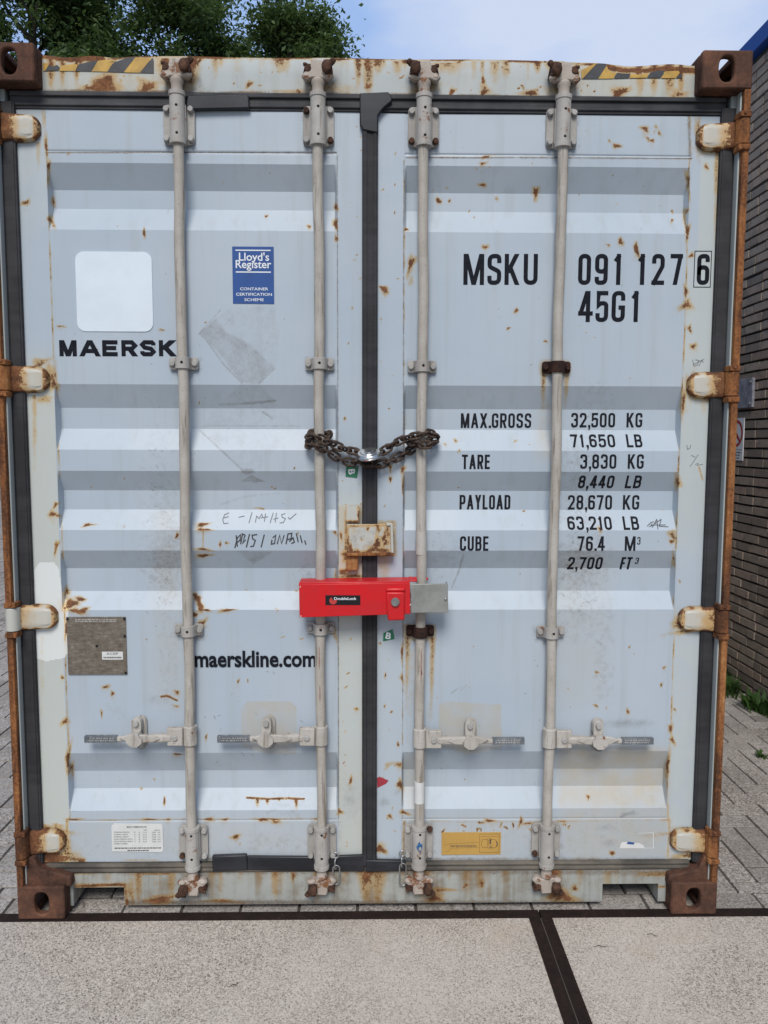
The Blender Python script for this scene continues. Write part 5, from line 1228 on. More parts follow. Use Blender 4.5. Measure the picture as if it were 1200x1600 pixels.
# two green letter stickers and a red arrow scrap
def green(pts, cu, cv, rot, par):
    global b
    b = B(); flatpx(pts, 0.002)
    p = on(cu, cv); hgt = 0.021; wdt = 0.018; ftext(b, 'B', p[0] - wdt / 2, p[0] + wdt / 2, p[2] - hgt / 2, hgt, YD - 0.0026, 1, 0.03, rot)
    return b.build('sticker', [m_green, m_text_w], par, smooth=False)
tag(green([(541, 730), (560, 731), (558, 748.5), (540, 746.5)], 549.5, 739, rad(-85), door_l), 'small green letter sticker under the chain')
tag(green([(599, 991), (613.5, 984.5), (616.5, 1000), (598.5, 1003.5)], 607, 995, rad(-12), door_r), 'small torn green letter sticker under the red lock')
b = B(); flatpx([(589, 1217), (593, 1215), (607, 1221), (603, 1226), (589.5, 1232.5)], 0.0016); b.build('red_scrap', m_redst, door_r, smooth=False)
# handwriting
def scribble(name, par, mat, lines, wd):
    k = Ink()
    for ln in lines: k.pen(ln, wd)
    return k.build(name, mat, par, 0.0009)
H1 = [[(358, 803), (351, 806), (348, 814), (350, 820), (357, 819)], [(350, 811), (357, 809)], [(373, 810), (382, 808)], [(389, 819), (394, 802)], [(399, 818), (401, 808), (405, 812), (409, 805), (411, 811)], [(413, 817), (415, 804)], [(408, 811), (419, 809)], [(422, 819), (427, 803)], [(427, 813), (435, 811)], [(432, 803), (430, 818)],
      [(446, 804), (440, 806), (441, 810), (446, 812), (443, 818), (437, 819)], [(450, 810), (453, 813), (463, 804)]]
scribble('handwriting', door_l, m_pen2, H1, 0.0030)
H2 = [[(369, 838), (371, 856)], [(367, 858), (371, 842), (376, 837), (375, 846), (371, 849)], [(376, 852), (379, 836), (383, 838), (379, 851), (384, 845)], [(385, 857), (390, 836)], [(402, 837), (394, 838), (395, 844), (399, 846), (396, 855), (391, 856)], [(408, 857), (413, 837)], [(426, 842), (431, 838), (429, 851), (424, 852), (425, 845)],
      [(433, 852), (437, 838), (440, 851), (444, 838)], [(447, 852), (450, 836), (456, 835), (455, 843), (449, 845)], [(452, 848), (458, 842), (460, 849), (455, 851)], [(463, 835), (466, 849)], [(469, 838), (472, 850)], [(476, 846), (478, 853)]]
scribble('handwriting', door_l, m_pen, H2, 0.0042)
H3 = [[(1011, 824), (1017, 818), (1021, 817), (1014, 825), (1019, 823)], [(1019, 826), (1026, 813)], [(1026, 813), (1028, 829)], [(1023, 820), (1033, 813)], [(1033, 813), (1030, 824), (1044, 825)], [(1017, 822), (1040, 822)]]
scribble('handwriting', door_r, m_pen, H3, 0.0025)
H4 = [[(1082, 564), (1084, 574), (1090, 572), (1092, 565), (1086, 564)], [(1092, 574), (1096, 565), (1099, 568)], [(1084, 571), (1100, 563)], [(1073, 697), (1074, 704), (1078, 702), (1079, 697)], [(1078, 731), (1091, 712)], [(1080, 713), (1086, 716)], [(1086, 728), (1091, 725), (1089, 729), (1098, 727)]]
scribble('handwriting', door_r, m_pen2, H4, 0.0018)

# hazard tape remains on the header
def tape(stripes, label):
    b = B()
    for mi, pts in stripes:
        vs = []
        for u, v in pts:
            p = at(u, v, 0.0595); vs.append((p[0], 0.0595, p[2]))
        b.flat(vs, mi)
    tag(b.build('hazard_tape', [m_yeltape, m_blktape], hd, smooth=False), label)
z3 = lambda pts: [(x / 3, y / 3) for x, y in pts]
tape([(0, z3([(203, 338), (200, 302), (224, 302), (228, 310), (212, 338)])), (1, z3([(212, 338), (228, 310), (246, 318), (268, 310), (280, 322), (274, 336)])), (0, z3([(276, 338), (290, 313), (320, 309), (345, 306), (366, 309), (353, 339)])),
      (1, z3([(355, 339), (372, 306), (395, 301), (430, 292), (458, 292), (428, 340)])), (0, z3([(430, 340), (459, 291), (500, 286), (548, 289), (508, 298), (533, 298), (503, 342)])), (1, z3([(503, 342), (536, 298), (560, 290), (595, 276), (634, 273), (580, 345)])),
      (0, z3([(580, 345), (636, 274), (711, 279), (655, 347)])), (1, z3([(656, 347), (713, 279), (719, 279), (720, 348)]))], 'torn yellow and black tape at the left end')
z8 = lambda pts: [(800 + x / 3, y / 3) for x, y in pts]
tape([(0, z8([(326, 374), (325, 334), (390, 303), (398, 302), (330, 375)])), (1, z8([(330, 375), (400, 303), (436, 304), (444, 312), (404, 375)])), (0, z8([(404, 375), (444, 313), (452, 335), (470, 345), (490, 346), (476, 374)])), (1, z8([(478, 374), (492, 347), (520, 350), (556, 352), (548, 371)])),
      (0, z8([(550, 371), (558, 353), (600, 358), (640, 350), (632, 370)])), (1, z8([(632, 370), (648, 346), (690, 336), (716, 338), (696, 371)])), (0, z8([(698, 372), (720, 340), (782, 338), (786, 348), (766, 372)])), (1, z8([(768, 372), (790, 350), (800, 370)]))], 'torn yellow and black tape at the right end')

# ---------------- lock plate across the centre seal
pa, pb_ = at(542, 869, 0.026), at(614, 821, 0.026)
def paint_plate(q):
    q.rect('dirt', 545, 612, 826, 866, 8, 0.22)
    q.line('rust', [(543, 824), (612, 822)], 3.2, 0.62, 0.2); q.line('rust', [(543, 824), (544, 868)], 3.4, 0.6, 0.2); q.line('rust', [(543, 866), (614, 866)], 4.5, 0.85, 0.2); q.line('rust', [(612, 822), (613, 868)], 3.6, 0.7, 0.2)
    for u, v, a, c, k in ((590, 852, 7, 8, .95), (583, 862, 16, 4, .9), (603, 850, 5, 5, .9), (592, 828, 5, 5, .6), (575, 828, 2, 4, .8), (606, 835, 5, 9, .7), (553, 832, 3, 8, .3), (565, 845, 1.5, 1.5, .8), (597, 862, 12, 5, .9), (600, 842, 4, 8, .8), (548, 860, 4, 6, .8), (560, 864, 8, 3, .8)): q.blob('rust', u, v, a, c, k)
lp = grid('lock_plate', axis(pa[0], pb_[0], 0.0035), axis(pa[2], pb_[2], 0.0035), 0.026, m_hinge, box, paint_plate, 0.0, solid=0.008)
lp.modifiers.new('bevel', 'BEVEL').width = 0.002
b = B(); pxpoly(b, [(541, 866), (615, 865), (616, 870), (541, 871)], 0.022, 0.058); b.build('plate_lip', m_orust, lp, bevel=0.002)
b = B(); pxpoly(b, [(604, 824), (604, 818.5), (613.5, 819.5), (615.5, 866), (611, 866), (610, 823)], 0.020, 0.0255); b.build('bent_tab', m_hinge, lp, bevel=0.002)
def paint_back(q):
    q.xr('fade', -1, 1, 0, 3, 0.5); q.line('rust', [(540, 800), (541, 895)], 3, 0.55, 0.4); q.blob('rust', 542, 868, 10, 6, .8); q.blob('rust', 536, 895, 10, 4, .9); q.blob('rust', 533, 838, 2, 5, .8)
b0, b1 = at(530, 897, 0.0615), at(546, 792, 0.0615)
grid('back_plate', axis(b0[0], b1[0], 0.0035), axis(b0[2], b1[2], 0.0035), 0.0595, m_hinge, lp, paint_back, 0.0, solid=0.005)
def paint_box(q):
    q.line('rust', [(541, 817), (562, 817)], 3, 0.75); q.line('rust', [(560, 794), (561, 818)], 2.4, 0.6); q.line('rust', [(541, 794), (541, 818)], 1.5, 0.4); q.blob('rust', 560, 806, 2, 5, .8)
c0, c1 = at(540.5, 818, 0.034), at(561.5, 793.5, 0.034)
grid('bracket', axis(c0[0], c1[0], 0.003), axis(c0[2], c1[2], 0.003), 0.034, m_hinge, lp, paint_box, 0.0, solid=0.024)
b = B(); pxpoly(b, [(541, 871), (560, 870), (559, 893), (541, 894)], 0.036, 0.059); b.build('bracket', m_orust, lp, bevel=0.003)

# ---------------- locking bars
YR = 0.036; RR = 0.0172
def locking_bar(u0, u1, side, clamps, hand_v, hand_u, rusty_clamp, label, blue=False, beige=False):
    """side +1: handle points right of the bar, -1: left"""
    xt, xb = at(u0, 240, YR), at(u1, 1285, YR); x = (xt[0] + xb[0]) / 2; z0, z1 = 0.30, 2.61
    b = B(); nn = 24
    b.tube([(x + 0.0022 * math.sin(i * 0.7 + u0) + 0.0010 * math.sin(i * 1.9 + u1), YR, z0 + (z1 - z0) * i / nn) for i in range(nn + 1)], RR, seg=20)
    if u0 in (497, 661):
        for v0_, v1_, du in (((1012, 1048, -2), (1072, 1100, -1)) if u0 == 497 else ((1016, 1070, 1), (1050, 1056, 2))):
            pa_, pb_ = at(u0, v0_, 0.02)[2], at(u0, v1_, 0.02)[2]
            b.tube([(x + du * 0.002, YR - RR - 0.0002, pa_ + (pb_ - pa_) * q / 5) for q in range(6)], [0.0004, 0.0012, 0.0009, 0.0014, 0.0010, 0.0003], seg=6, mi=3)
    if beige: b.cyl((x, YR, at(u0, 868, YR)[2]), (x, YR, at(u0, 832, YR)[2]), RR + 0.0012, seg=20, mi=1); b.cyl((x, YR, at(u0, 1255, YR)[2]), (x, YR, at(u0, 1222, YR)[2]), RR + 0.0010, seg=20, mi=2)
    bar = b.build('locking_bar', [m_rod, m_hand, m_white2, m_lred2], box); tag(bar, label)
    # guide brackets top and bottom
    for top in (1, 0):
        zc = 2.672 if top else 0.247; b = B()
        b.prism([(x + p[0], zc + p[1]) for p in rrect(-0.0505, 0.0505, -0.0625, 0.0625, 0.015)], 0.0545, 0.0635, 5)
        za, zb = (zc - 0.066, zc + 0.092) if top else (zc - 0.084, zc + 0.066)
        b.cyl((x, YR, za), (x, YR, zb), 0.0245, seg=28)
        for zf in (za + 0.004, zb - 0.005): b.cyl((x, YR, zf - 0.007), (x, YR, zf + 0.007), 0.0268, seg=28)
        for dx in (-1, 1): b.box((x + dx * 0.0235, 0.046, zc), (0.006, 0.016, 0.112))
        for dx, dz in ((-1, 1), (1, 1), (-1, -1), (1, -1)):
            mi = 2 if random.random() < 0.2 else 1
            b.cyl((x + dx * 0.0390, 0.054, zc + dz * 0.046), (x + dx * 0.0390, 0.040, zc + dz * 0.046), 0.0108, 0.0088, seg=14, mi=mi)
        for zh in (zc + 0.045, zc - 0.040): b.cyl((x + 0.002, YR - 0.0225, zh), (x + 0.002, YR - 0.0248, zh), 0.0048, seg=12, mi=3)
        if blue and not top: 
            b.flat([(x - 0.012, YR - 0.0212, zc - 0.002), (x - 0.005, YR - 0.0243, zc - 0.012), (x + 0.003, YR - 0.0250, zc - 0.02), (x + 0.010, YR - 0.0232, zc - 0.002), (x + 0.011, YR - 0.0226, zc + 0.010), (x + 0.004, YR - 0.0248, zc + 0.013), (x - 0.001, YR - 0.0252, zc + 0.022), (x - 0.008, YR - 0.0240, zc + 0.006)], 4)
        b.build('guide_bracket', [m_brk, m_bolt, m_lump, m_hole, m_bluep, m_plate], bar, bevel=0.0016)
        # cam and keepers
        b = B(); s_ = 1 if top else -1; ze = zb if top else za
        b.lathe([(0.0185, 0), (0.0185, 0.026), (0.0215, 0.031), (0.0215, 0.040), (0.0165, 0.046), (0.0165, 0.06)] if top else [(0.0165, 0), (0.0150, 0.008), (0.0175, 0.020), (0.0215, 0.036), (0.0205, 0.041)], Matrix.Translation((x, YR, ze)) @ Matrix.Diagonal((1, 1, s_, 1)), 24)
        zk = ze + s_ * (0.062 if top else 0.058)
        f = side if top else -side
        b.prism([(x + a * f, zk + c * s_) for a, c in ((-0.016, 0.036), (0.018, 0.038), (0.024, 0.012), (0.046, -0.004), (0.048, -0.018), (0.036, -0.026), (0.018, -0.018), (-0.014, -0.020), (-0.034, -0.022), (-0.046, -0.012), (-0.044, 0.0), (-0.026, 0.006))], 0.020, 0.048)
        for dx, yy in ((-0.036, 0.016), (0.036, 0.020)): b.sphere((x + dx * f, yy + 0.01, zk - 0.012 * s_), 0.0145, (1.1, 0.9, 0.7))
        b.build('cam', m_cam, bar, bevel=0.004)
        b = B()
        b.box((x - f * 0.032, 0.032, zk + s_ * 0.012), (0.026, 0.050, 0.042), Euler((0.1, 0.15 * f, 0.1)), 0); b.sphere((x - f * 0.030, 0.008, zk + s_ * 0.010), 0.017, (1, 0.7, 1.25)); b.sphere((x - f * 0.048, 0.020, zk + s_ * 0.032), 0.010); b.cyl((x - f * 0.044, 0.02, zk + s_ * 0.02), (x - f * 0.056, 0.015, zk + s_ * 0.035), 0.006, seg=8)
        b.build('cam_keeper', m_lump, bar, bevel=0.004); b = B()
        b.box((x + f * 0.030, 0.045, zk + s_ * 0.010), (0.028, 0.034, 0.036), Euler((0, -0.2 * f, 0))); b.cyl((x + f * 0.031, 0.034, zk + s_ * 0.010), (x + f * 0.031, 0.018, zk + s_ * 0.010), 0.013, 0.011, seg=12)
        b.cyl((x + f * 0.034, 0.022, zk + s_ * 0.022), (x + f * 0.046, 0.022, zk + s_ * 0.022), 0.006, seg=8)
        b.build('cam_keeper', m_lump, bar, bevel=0.004)
    # clamps at mid height
    for i, v in enumerate(clamps):
        zc = at((u0 + u1) / 2, v, 0.03)[2]; b = B(); rc = i == rusty_clamp
        b.prism([(x + p[0], zc + p[1]) for p in rrect(-0.048, 0.048, -0.020, 0.020, 0.009)], 0.052, 0.059)
        arc = [(RR + 0.0065) * 1.0] 
        vs0, vs1 = [], []
        path = [(-0.030, 0.0525)] + [(-(RR + 0.006) * math.cos(PI * t / 12), YR - (RR + 0.006) * math.sin(PI * t / 12) + 0.0) for t in range(13)] + [(0.030, 0.0525)]
        inn = [(-0.026, 0.0585)] + [(-(RR + 0.0008) * math.cos(PI * t / 12), YR - (RR + 0.0008) * math.sin(PI * t / 12)) for t in range(13)] + [(0.026, 0.0585)]
        ring = [[b.bm.verts.new((x + a, y, zc + h)) for a, y in pp] for pp, h in ((path, 0.019), (path, -0.019), (inn, -0.0188), (inn, 0.0188))]
        for r0, r1 in ((0, 1), (1, 2), (2, 3), (3, 0)):
            for q in range(len(path) - 1): b.bm.faces.new((ring[r0][q], ring[r0][q + 1], ring[r1][q + 1], ring[r1][q]))
        for q in (0, -1): b.bm.faces.new([ring[k][q] for k in range(4)])
        for dx in (-1, 1): b.cyl((x + dx * 0.037, 0.053, zc), (x + dx * 0.037, 0.041, zc), 0.0105, 0.009, seg=14, mi=0 if rc else 1)
        b.cyl((x + 0.002, YR - RR - 0.004, zc + 0.001), (x + 0.002, YR - RR - 0.0068, zc + 0.001), 0.0048, seg=12, mi=2)
        b.build('clamp', [m_drust if rc else m_brk, m_bolt, m_hole], bar, bevel=0.0016)
    # handle: hub, forged lever, sleeve
    zh = at((u0 + u1) / 2, hand_v, 0.03)[2]; b = B(); xe = at(hand_u, hand_v, 0.01)[0]; sd_ = side
    b.box((x + sd_ * 0.047, 0.022, zh + 0.003), (0.053, 0.022, 0.062)); b.cyl((x, YR, zh - 0.032), (x, YR, zh + 0.036), 0.0235, seg=22)
    b.cyl((x + sd_ * 0.047, 0.012, zh), (x + sd_ * 0.047, 0.006, zh), 0.0105, seg=14, mi=1)
    Lh = abs(xe - x)
    prof = [(0.060, 0.0135, 0.012), (0.085, 0.0145, 0.012), (0.105, 0.0145, 0.012), (0.125, 0.0135, 0.010), (0.150, 0.0125, 0.009), (0.185, 0.0125, 0.008), (0.205, 0.0095, 0.007), (Lh - 0.10, 0.0085, 0.006)]
    rows_ = [[b.bm.verts.new((x + sd_ * a, 0.020 + dy, zh - 0.004 * a / 0.2 + dz)) for dy, dz in ((-ty_, -hz * 0.55), (-ty_ * 0.55, -hz), (ty_, -hz), (ty_, hz), (-ty_ * 0.55, hz), (-ty_, hz * 0.55))] for a, hz, ty_ in prof]
    for r0, r1 in zip(rows_, rows_[1:]):
        for q in range(6): b.bm.faces.new((r0[q], r0[(q + 1) % 6], r1[(q + 1) % 6], r1[q]))
    b.bm.faces.new(rows_[0]); b.bm.faces.new(rows_[-1][::-1])
    # tapered wing behind the catch
    b.prism([(x + sd_ * 0.095, zh - 0.001), (x + sd_ * 0.125, zh + 0.013), (x + sd_ * 0.20, zh + 0.016), (x + sd_ * 0.235, zh + 0.004), (x + sd_ * 0.20, zh - 0.014), (x + sd_ * 0.12, zh - 0.012)], 0.003, 0.012)
    h_ = b.build('handle', [m_hand, m_bolt], bar, bevel=0.003)
    b = B(); b.box((x + sd_ * (Lh - 0.055), 0.020, zh - 0.004), (0.110, 0.016, 0.0225)); xx = x + sd_ * (Lh - 0.10)
    for row in (0.0045, -0.0035):
        xx = x + sd_ * (Lh - 0.100)
        while abs(xx - x) < Lh - 0.016:
            wl = random.uniform(0.0025, 0.007); b.box((xx + sd_ * wl / 2, 0.0119, zh - 0.004 + row), (wl, 0.0012, 0.0042), mi=1); xx += sd_ * (wl + random.uniform(0.0015, 0.006))
    b.build('grip_sleeve', [m_grip, m_bolt], bar, bevel=0.004)
    # catch
    b = B(); xk = at(hand_k[u0], 1130, 0.03)[0]; zk = zh
    b.prism([(xk + p[0], zk + 0.004 + p[1]) for p in rrect(-0.021, 0.021, -0.056, 0.060, 0.0195)], 0.055, 0.062)
    b.prism([(xk - 0.006 + p[0], zk + 0.004 + p[1]) for p in rrect(-0.0165, 0.0165, 0.006, 0.060, 0.015)], 0.024, 0.050)
    b.prism([(xk - 0.006 + a, zk + 0.004 + c) for a, c in ((-0.016, 0.016), (0.014, 0.016), (0.018, 0.006), (0.027, -0.002), (0.026, -0.016), (0.010, -0.030), (-0.008, -0.030), (-0.024, -0.018), (-0.027, -0.004), (-0.018, 0.006))], -0.006, 0.030)
    b.cyl((xk - 0.006, 0.026, zk + 0.048), (xk - 0.006, 0.013, zk + 0.048), 0.0105, 0.009, seg=14, mi=1)
    b.box((xk, 0.050, zk - 0.020), (0.026, 0.014, 0.030)); b.cyl((xk + 0.002, 0.056, zk - 0.040), (xk + 0.002, 0.046, zk - 0.040), 0.012, 0.010, seg=14, mi=1)
    b.tube([(xk + 0.002 + 0.014 * math.cos(t * PI / 8), 0.050 - 0.004 * math.sin(t), zk - 0.040 + 0.014 * math.sin(t * PI / 8)) for t in range(16)], 0.0022, True, 8, 1)
    b.build('handle_catch', [m_hand, m_bolt], bar, bevel=0.003)
    return bar, x
m_bluep = plain('blue_paint_daub', (0.03, 0.13, 0.30), 0.5, var=0.4, scale=150)
hand_k = {280: 216, 497: 419, 661: 737, 878: 937}
bar1, XB1 = locking_bar(280, 298.5, -1, (569, 988), 1152, 131, None, 'outer bar of the left door')
bar2, XB2 = locking_bar(497, 502.5, -1, (570, 985), 1152, 339, None, 'bar of the left door beside the centre seal')
bar3, XB3 = locking_bar(661, 656, 1, (574, 990), 1156, 820, 1, 'bar of the right door beside the centre seal, with rusty lower clamp', True, True)
bar4, XB4 = locking_bar(878, 856, 1, (575, 991), 1156, 1022, 0, 'outer bar of the right door with rusty upper clamp')

# ================================================================== the lock, chain, padlock and small chains
def chain_links(path, pitch, R, hl, hw, closed, tilt0=0.4):
    """stadium links along a path"""
    Pp = [Vector(p) for p in path]
    if closed: Pp = Pp + [Pp[0]]
    # smooth the path, then walk it
    fine = []
    n = len(Pp)
    for i in range(n - 1):
        p0 = Pp[i - 1] if i > 0 else (Pp[-2] if closed else Pp[i]); p1 = Pp[i]; p2 = Pp[i + 1]; p3 = Pp[i + 2] if i + 2 < n else (Pp[1] if closed else Pp[i + 1])
        for q in range(20):
            t = q / 20; fine.append(0.5 * ((2 * p1) + (p2 - p0) * t + (2 * p0 - 5 * p1 + 4 * p2 - p3) * t * t + (3 * p1 - p0 - 3 * p2 + p3) * t ** 3))
    fine.append(Pp[-1].copy())
    ds = [0.0]
    for a, c in zip(fine, fine[1:]): ds.append(ds[-1] + (c - a).length)
    N = max(2, int(round(ds[-1] / pitch))); N += N % 2
    res = []
    for i in range(N if closed else N):
        s_ = (i + 0.5) * ds[-1] / N; j = next(q for q in range(1, len(ds)) if ds[q] >= s_); t = (s_ - ds[j - 1]) / (ds[j] - ds[j - 1] + 1e-9)
        res.append((fine[j - 1].lerp(fine[j], t), (fine[min(j + 2, len(fine) - 1)] - fine[max(j - 3, 0)]).normalized(), i))
    return res
def link_mesh(name, hl, hw, R):
    b = B(); pts = []
    for k in range(9): a = -PI / 2 + PI * k / 8; pts.append((hl - hw + hw * math.cos(a), hw * math.sin(a), 0))
    for k in range(9): a = PI / 2 + PI * k / 8; pts.append((-(hl - hw) + hw * math.cos(a), hw * math.sin(a), 0))
    b.tube(pts, R, True, 9); me = bpy.data.meshes.new(name); bmesh.ops.recalc_face_normals(b.bm, faces=b.bm.faces); b.bm.to_mesh(me); b.bm.free()
    me.polygons.foreach_set('use_smooth', np.ones(len(me.polygons), bool)); return me
def w3(u, v, y): p = at(u, v, y); return tuple(p)
chain = empty('chain', w3(575, 712, 0.03), 'dark rusty chain wrapped between the two bars by the centre seal', 'chain')
lm = link_mesh('link', 0.0222, 0.0120, 0.0044); lm.materials.append(m_chain)
pathA = [w3(*q) for q in ((482,680,.036),(489,682,.008),(503,686,0),(520,694,.02),(540,702,.034),(560,706,.04),(577,709,.042),(598,705,.036),(615,694,.03),(636,684,.014),(655,680,0),(670,677,.006),(679,680,.03),(679,684,.055),(668,686,.07),(650,688,.068),(641,690,.046),(650,694,.01),(662,695,-.002),(675,694,.014),(679,691,.04),(672,690,.072),(655,694,.08),(640,704,.06),(622,714,.044),(604,722,.038),(585,727,.038),(566,721,.042),(548,722,.04),(530,716,.036),(513,706,.02),(500,698,.0),(489,696,.008),(481,694,.036),(484,690,.07),(500,684,.08),(513,679,.065),(502,676,.072),(489,677,.068))]
lr = random.Random(9)
for p, t, i in chain_links(pathA, 0.0285, 0.0050, 0.0225, 0.0120, True):
    o = bpy.data.objects.new('link', lm); COL.objects.link(o); o.parent = chain
    up = Vector((0, -1, 0.25)); side_ = t.cross(up).normalized(); nrm = side_.cross(t).normalized()
    ang = (PI / 2) * (i % 2) + 0.22 + lr.uniform(-0.25, 0.25)
    M = Matrix((t, side_, nrm)).transposed(); o.matrix_local = Matrix.Translation(p - Vector(chain.location)) @ M.to_4x4() @ Matrix.Rotation(ang, 4, 'X')
b = B(); b.tube([w3(512, 689, 0.03), w3(519, 677, 0.02), w3(517, 674, 0.03), w3(508, 686, 0.04)], 0.0042, True, 9); o = b.build('link', m_chain, chain); o.location = -Vector(chain.location)

pl = empty('padlock', w3(576.5, 710, 0.004), 'round silver disc padlock closing the chain over the centre seal', 'padlock')
b = B(); b.lathe([(0.001, 0.0135), (0.014, 0.0135), (0.015, 0.0118), (0.026, 0.0118), (0.028, 0.0098), (0.036, 0.0085), (0.0405, 0.0045), (0.0418, 0.0012), (0.0402, 0.0), (0.0418, -0.0012), (0.0405, -0.0055), (0.036, -0.009), (0.026, -0.011), (0.001, -0.011)], Matrix.Rotation(rad(-8), 4, 'Y') @ Matrix.Rotation(rad(24), 4, 'X'), 48)
b.build('disc_body', m_chrome, pl, angle=28)
b = B(); b.tube([(0.018 * math.cos(PI * k / 10), 0.030 + 0.022 * math.sin(PI * k / 10), -0.012 + 0.004) for k in range(11)], 0.005, seg=10); b.build('shackle', m_steelb, pl)

# red container lock clamped over both inner bars
LY = -0.032
lk = empty('container_lock', w3(590, 938, LY), 'red steel container lock box clamped across both inner bars, with bare grey end plate', 'lock')
b = B()
def pr(b, pts, y0, y1, mi=0):
    q = [at(u, v, LY) for u, v in pts]; b.prism([(p[0] - lk.location.x, p[2] - lk.location.z) for p in q], y0 - LY, y1 - LY, mi)
pr(b, [(467, 913), (640.5, 910.5), (641.5, 959.5), (468, 965)], LY, LY + 0.004)
pr(b, [(467, 910.5), (640.5, 908.3), (640.5, 911.0), (467, 913.4)], LY + 0.001, 0.052); pr(b, [(468, 962), (641.5, 956.5), (641.5, 959.5), (468, 965)], LY + 0.002, 0.030)
pr(b, [(467, 912), (469, 912), (470, 964), (468, 964)], LY + 0.0015, 0.028)
for u, v in ((468, 917), (469, 963), (640, 945)): p_ = at(u + 1.2, v, LY); b.box((p_[0] - lk.location.x, 0.0007, p_[2] - lk.location.z), (0.004, 0.0046, 0.006), Euler((0, 0.4, 0)), 1)
body = b.build('lock_body', [m_red, m_white2], lk, bevel=0.0045)
b = B(); pr(b, [(640, 908), (671, 908.5), (671.5, 912), (640, 912)], 0.030, 0.058); pr(b, [(640, 908.2), (652, 908.5), (652, 911.5), (640, 911)], -0.01, 0.031); b.build('hook', m_red, lk, bevel=0.002)
b = B(); pr(b, [(641.8, 912.5), (699.5, 911.5), (700.5, 957), (642.2, 957.5)], LY - 0.002, LY + 0.004); pr(b, [(698, 912), (700, 912), (700.5, 957), (698.5, 957)], LY + 0.003, 0.01)
z0 = at(696, 936, LY); b.cyl((z0[0] - lk.location.x, -0.0015, z0[2] - lk.location.z), (z0[0] - lk.location.x, -0.0065, z0[2] - lk.location.z), 0.0055, 0.0045, seg=14, mi=1)
b.build('slide_plate', [m_zinc, m_steelb], lk, bevel=0.0016)
b = B(); pr(b, [(603.5, 924), (631.5, 924), (632, 967.5), (606, 968.5), (604.5, 952)], LY - 0.016, LY + 0.002); pr(b, [(602.5, 918.5), (633.5, 918), (632.5, 924.2), (603.5, 924.4)], LY - 0.010, LY + 0.002)
b.build('bolt_housing', m_red, lk, bevel=0.005)
z0 = at(617.5, 940.5, LY - 0.016); cx_, cz_ = z0[0] - lk.location.x, z0[2] - lk.location.z
b = B(); b.lathe([(0.0148, 0.0), (0.0148, 0.006), (0.0125, 0.0095), (0.0075, 0.0095), (0.0070, 0.0085), (0.0005, 0.0085)], Matrix.Translation((cx_, -0.0155, cz_)) @ Matrix.Rotation(PI / 2, 4, 'X'), 28); b.build('bolt', m_steelb, lk, angle=30)
q0, q1 = at(508.5, 945.2, LY), at(563, 930.2, LY); lx0, lx1, lz0, lz1 = q0[0] - lk.location.x, q1[0] - lk.location.x, q0[2] - lk.location.z, q1[2] - lk.location.z; W_, H_ = lx1 - lx0, lz1 - lz0
b = B(); b.prism([(lx0, lz1 + 0.0006), (lx1, lz1), (lx1, lz0), (lx0, lz0)], -0.0014, 0.001, 0)
def disc(cx_, cz_, r0, r1, a0, a1, y, mi):
    for t in range(16):
        A0, A1 = a0 + (a1 - a0) * t / 16, a0 + (a1 - a0) * (t + 1) / 16
        b.flat([(cx_ + r0 * math.cos(A0), y, cz_ + r0 * math.sin(A0)), (cx_ + r1 * math.cos(A0), y, cz_ + r1 * math.sin(A0)), (cx_ + r1 * math.cos(A1), y, cz_ + r1 * math.sin(A1)), (cx_ + r0 * math.cos(A1), y, cz_ + r0 * math.sin(A1))], mi)
ccx, ccz = lx0 + .22 * W_, lz0 + .45 * H_
disc(ccx, ccz, 0.0022, 0.0125, PI * 0.62, PI * 2.15, -0.0019, 1); disc(ccx, ccz, 0.0005, 0.0022, 0, 2 * PI, -0.0019, 1)
ftext(b, 'DoubleLock', lx0 + .25 * W_, lx0 + .89 * W_, lz0 + .55 * H_, .26 * H_, -0.0024, 2, 0.02)
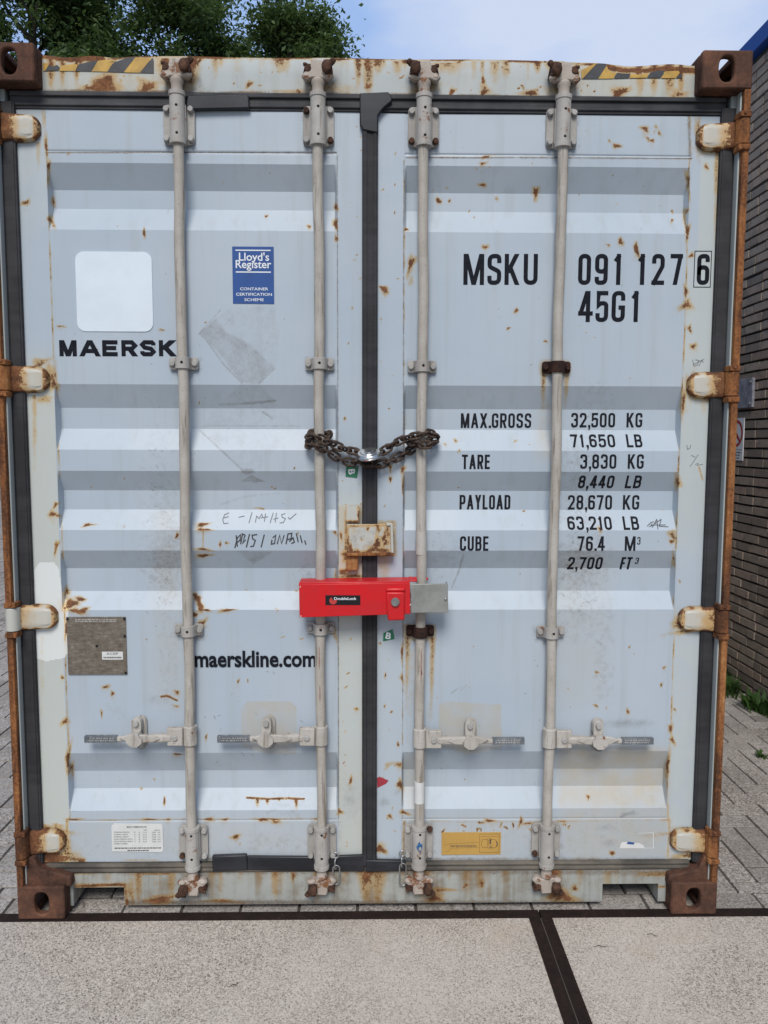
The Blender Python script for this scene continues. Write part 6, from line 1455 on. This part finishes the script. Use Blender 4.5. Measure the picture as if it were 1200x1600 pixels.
b.flat([(lx0 + .36 * W_, -0.0019, lz0 + .47 * H_), (lx0 + .84 * W_, -0.0019, lz0 + .47 * H_), (lx0 + .84 * W_, -0.0019, lz0 + .492 * H_), (lx0 + .36 * W_, -0.0019, lz0 + .492 * H_)], 3)
b.build('sticker', [m_label, m_lred, m_text_w, m_text_d], lk, smooth=False)

def short_chain(u, v0, v1, v2, label):
    o = empty('short_chain', w3(u, v0, 0.046), label, 'chain', 'short chains at the lower brackets'); c = Vector(o.location)
    segs = [(v0, (v0 + v0 + 18) / 2, 0.011, 0.0), (v0 + 9, v0 + 26, 0.010, 1.2), (v0 + 20, v2, 0.0118, 0.15)]
    for i, (a, d, hw, tw) in enumerate(segs):
        pa, pb = Vector(w3(u + 0.4 * i, a, 0.044)), Vector(w3(u + 0.5 * i, d, 0.042)); hl = (pa - pb).length / 2
        me = link_mesh('link', hl, min(hw, hl * 0.98), 0.0026); me.materials.append(m_steelb)
        q = bpy.data.objects.new('link', me); COL.objects.link(q); q.parent = o; q.location = (pa + pb) / 2 - c
        q.rotation_euler = (Matrix.Rotation(tw, 4, 'Z') @ Matrix.Rotation(PI / 2, 4, 'Y') @ Matrix.Rotation(PI / 2, 4, 'X')).to_euler()
    return o
short_chain(524.5, 1332, 0, 1382, 'short galvanised link chain hanging left of the centre seal')
short_chain(628.5, 1329, 0, 1384, 'short galvanised link chain hanging right of the centre seal')

# bits of dry twig on the slab
for i, (u, v, L_, a, lab) in enumerate(((1020, 1463, 0.035, -0.5, 'bent twig on the right slab, farther from the cross strip than the other twig'), (940, 1481, 0.05, -0.1, 'thin twig on the right slab, close beside the cross strip'),
                                       (366, 1541, 0.035, 0.5, 'single short twig on the left slab'))):
    p = gnd(u, v); b = B(); b.tube([(-L_ / 2, 0, 0.001), (-L_ / 6, 0.004, 0.004), (L_ / 6, 0.0, 0.003), (L_ / 2, 0.006, 0.002)], [0.0006, 0.0009, 0.0008, 0.0004], seg=6)
    o = b.build('twig', m_bark); o.location = (p[0], p[1], 0.0015); o.rotation_euler = (0, 0, a); tag(o, lab, 'twig', 'twigs on the slabs')
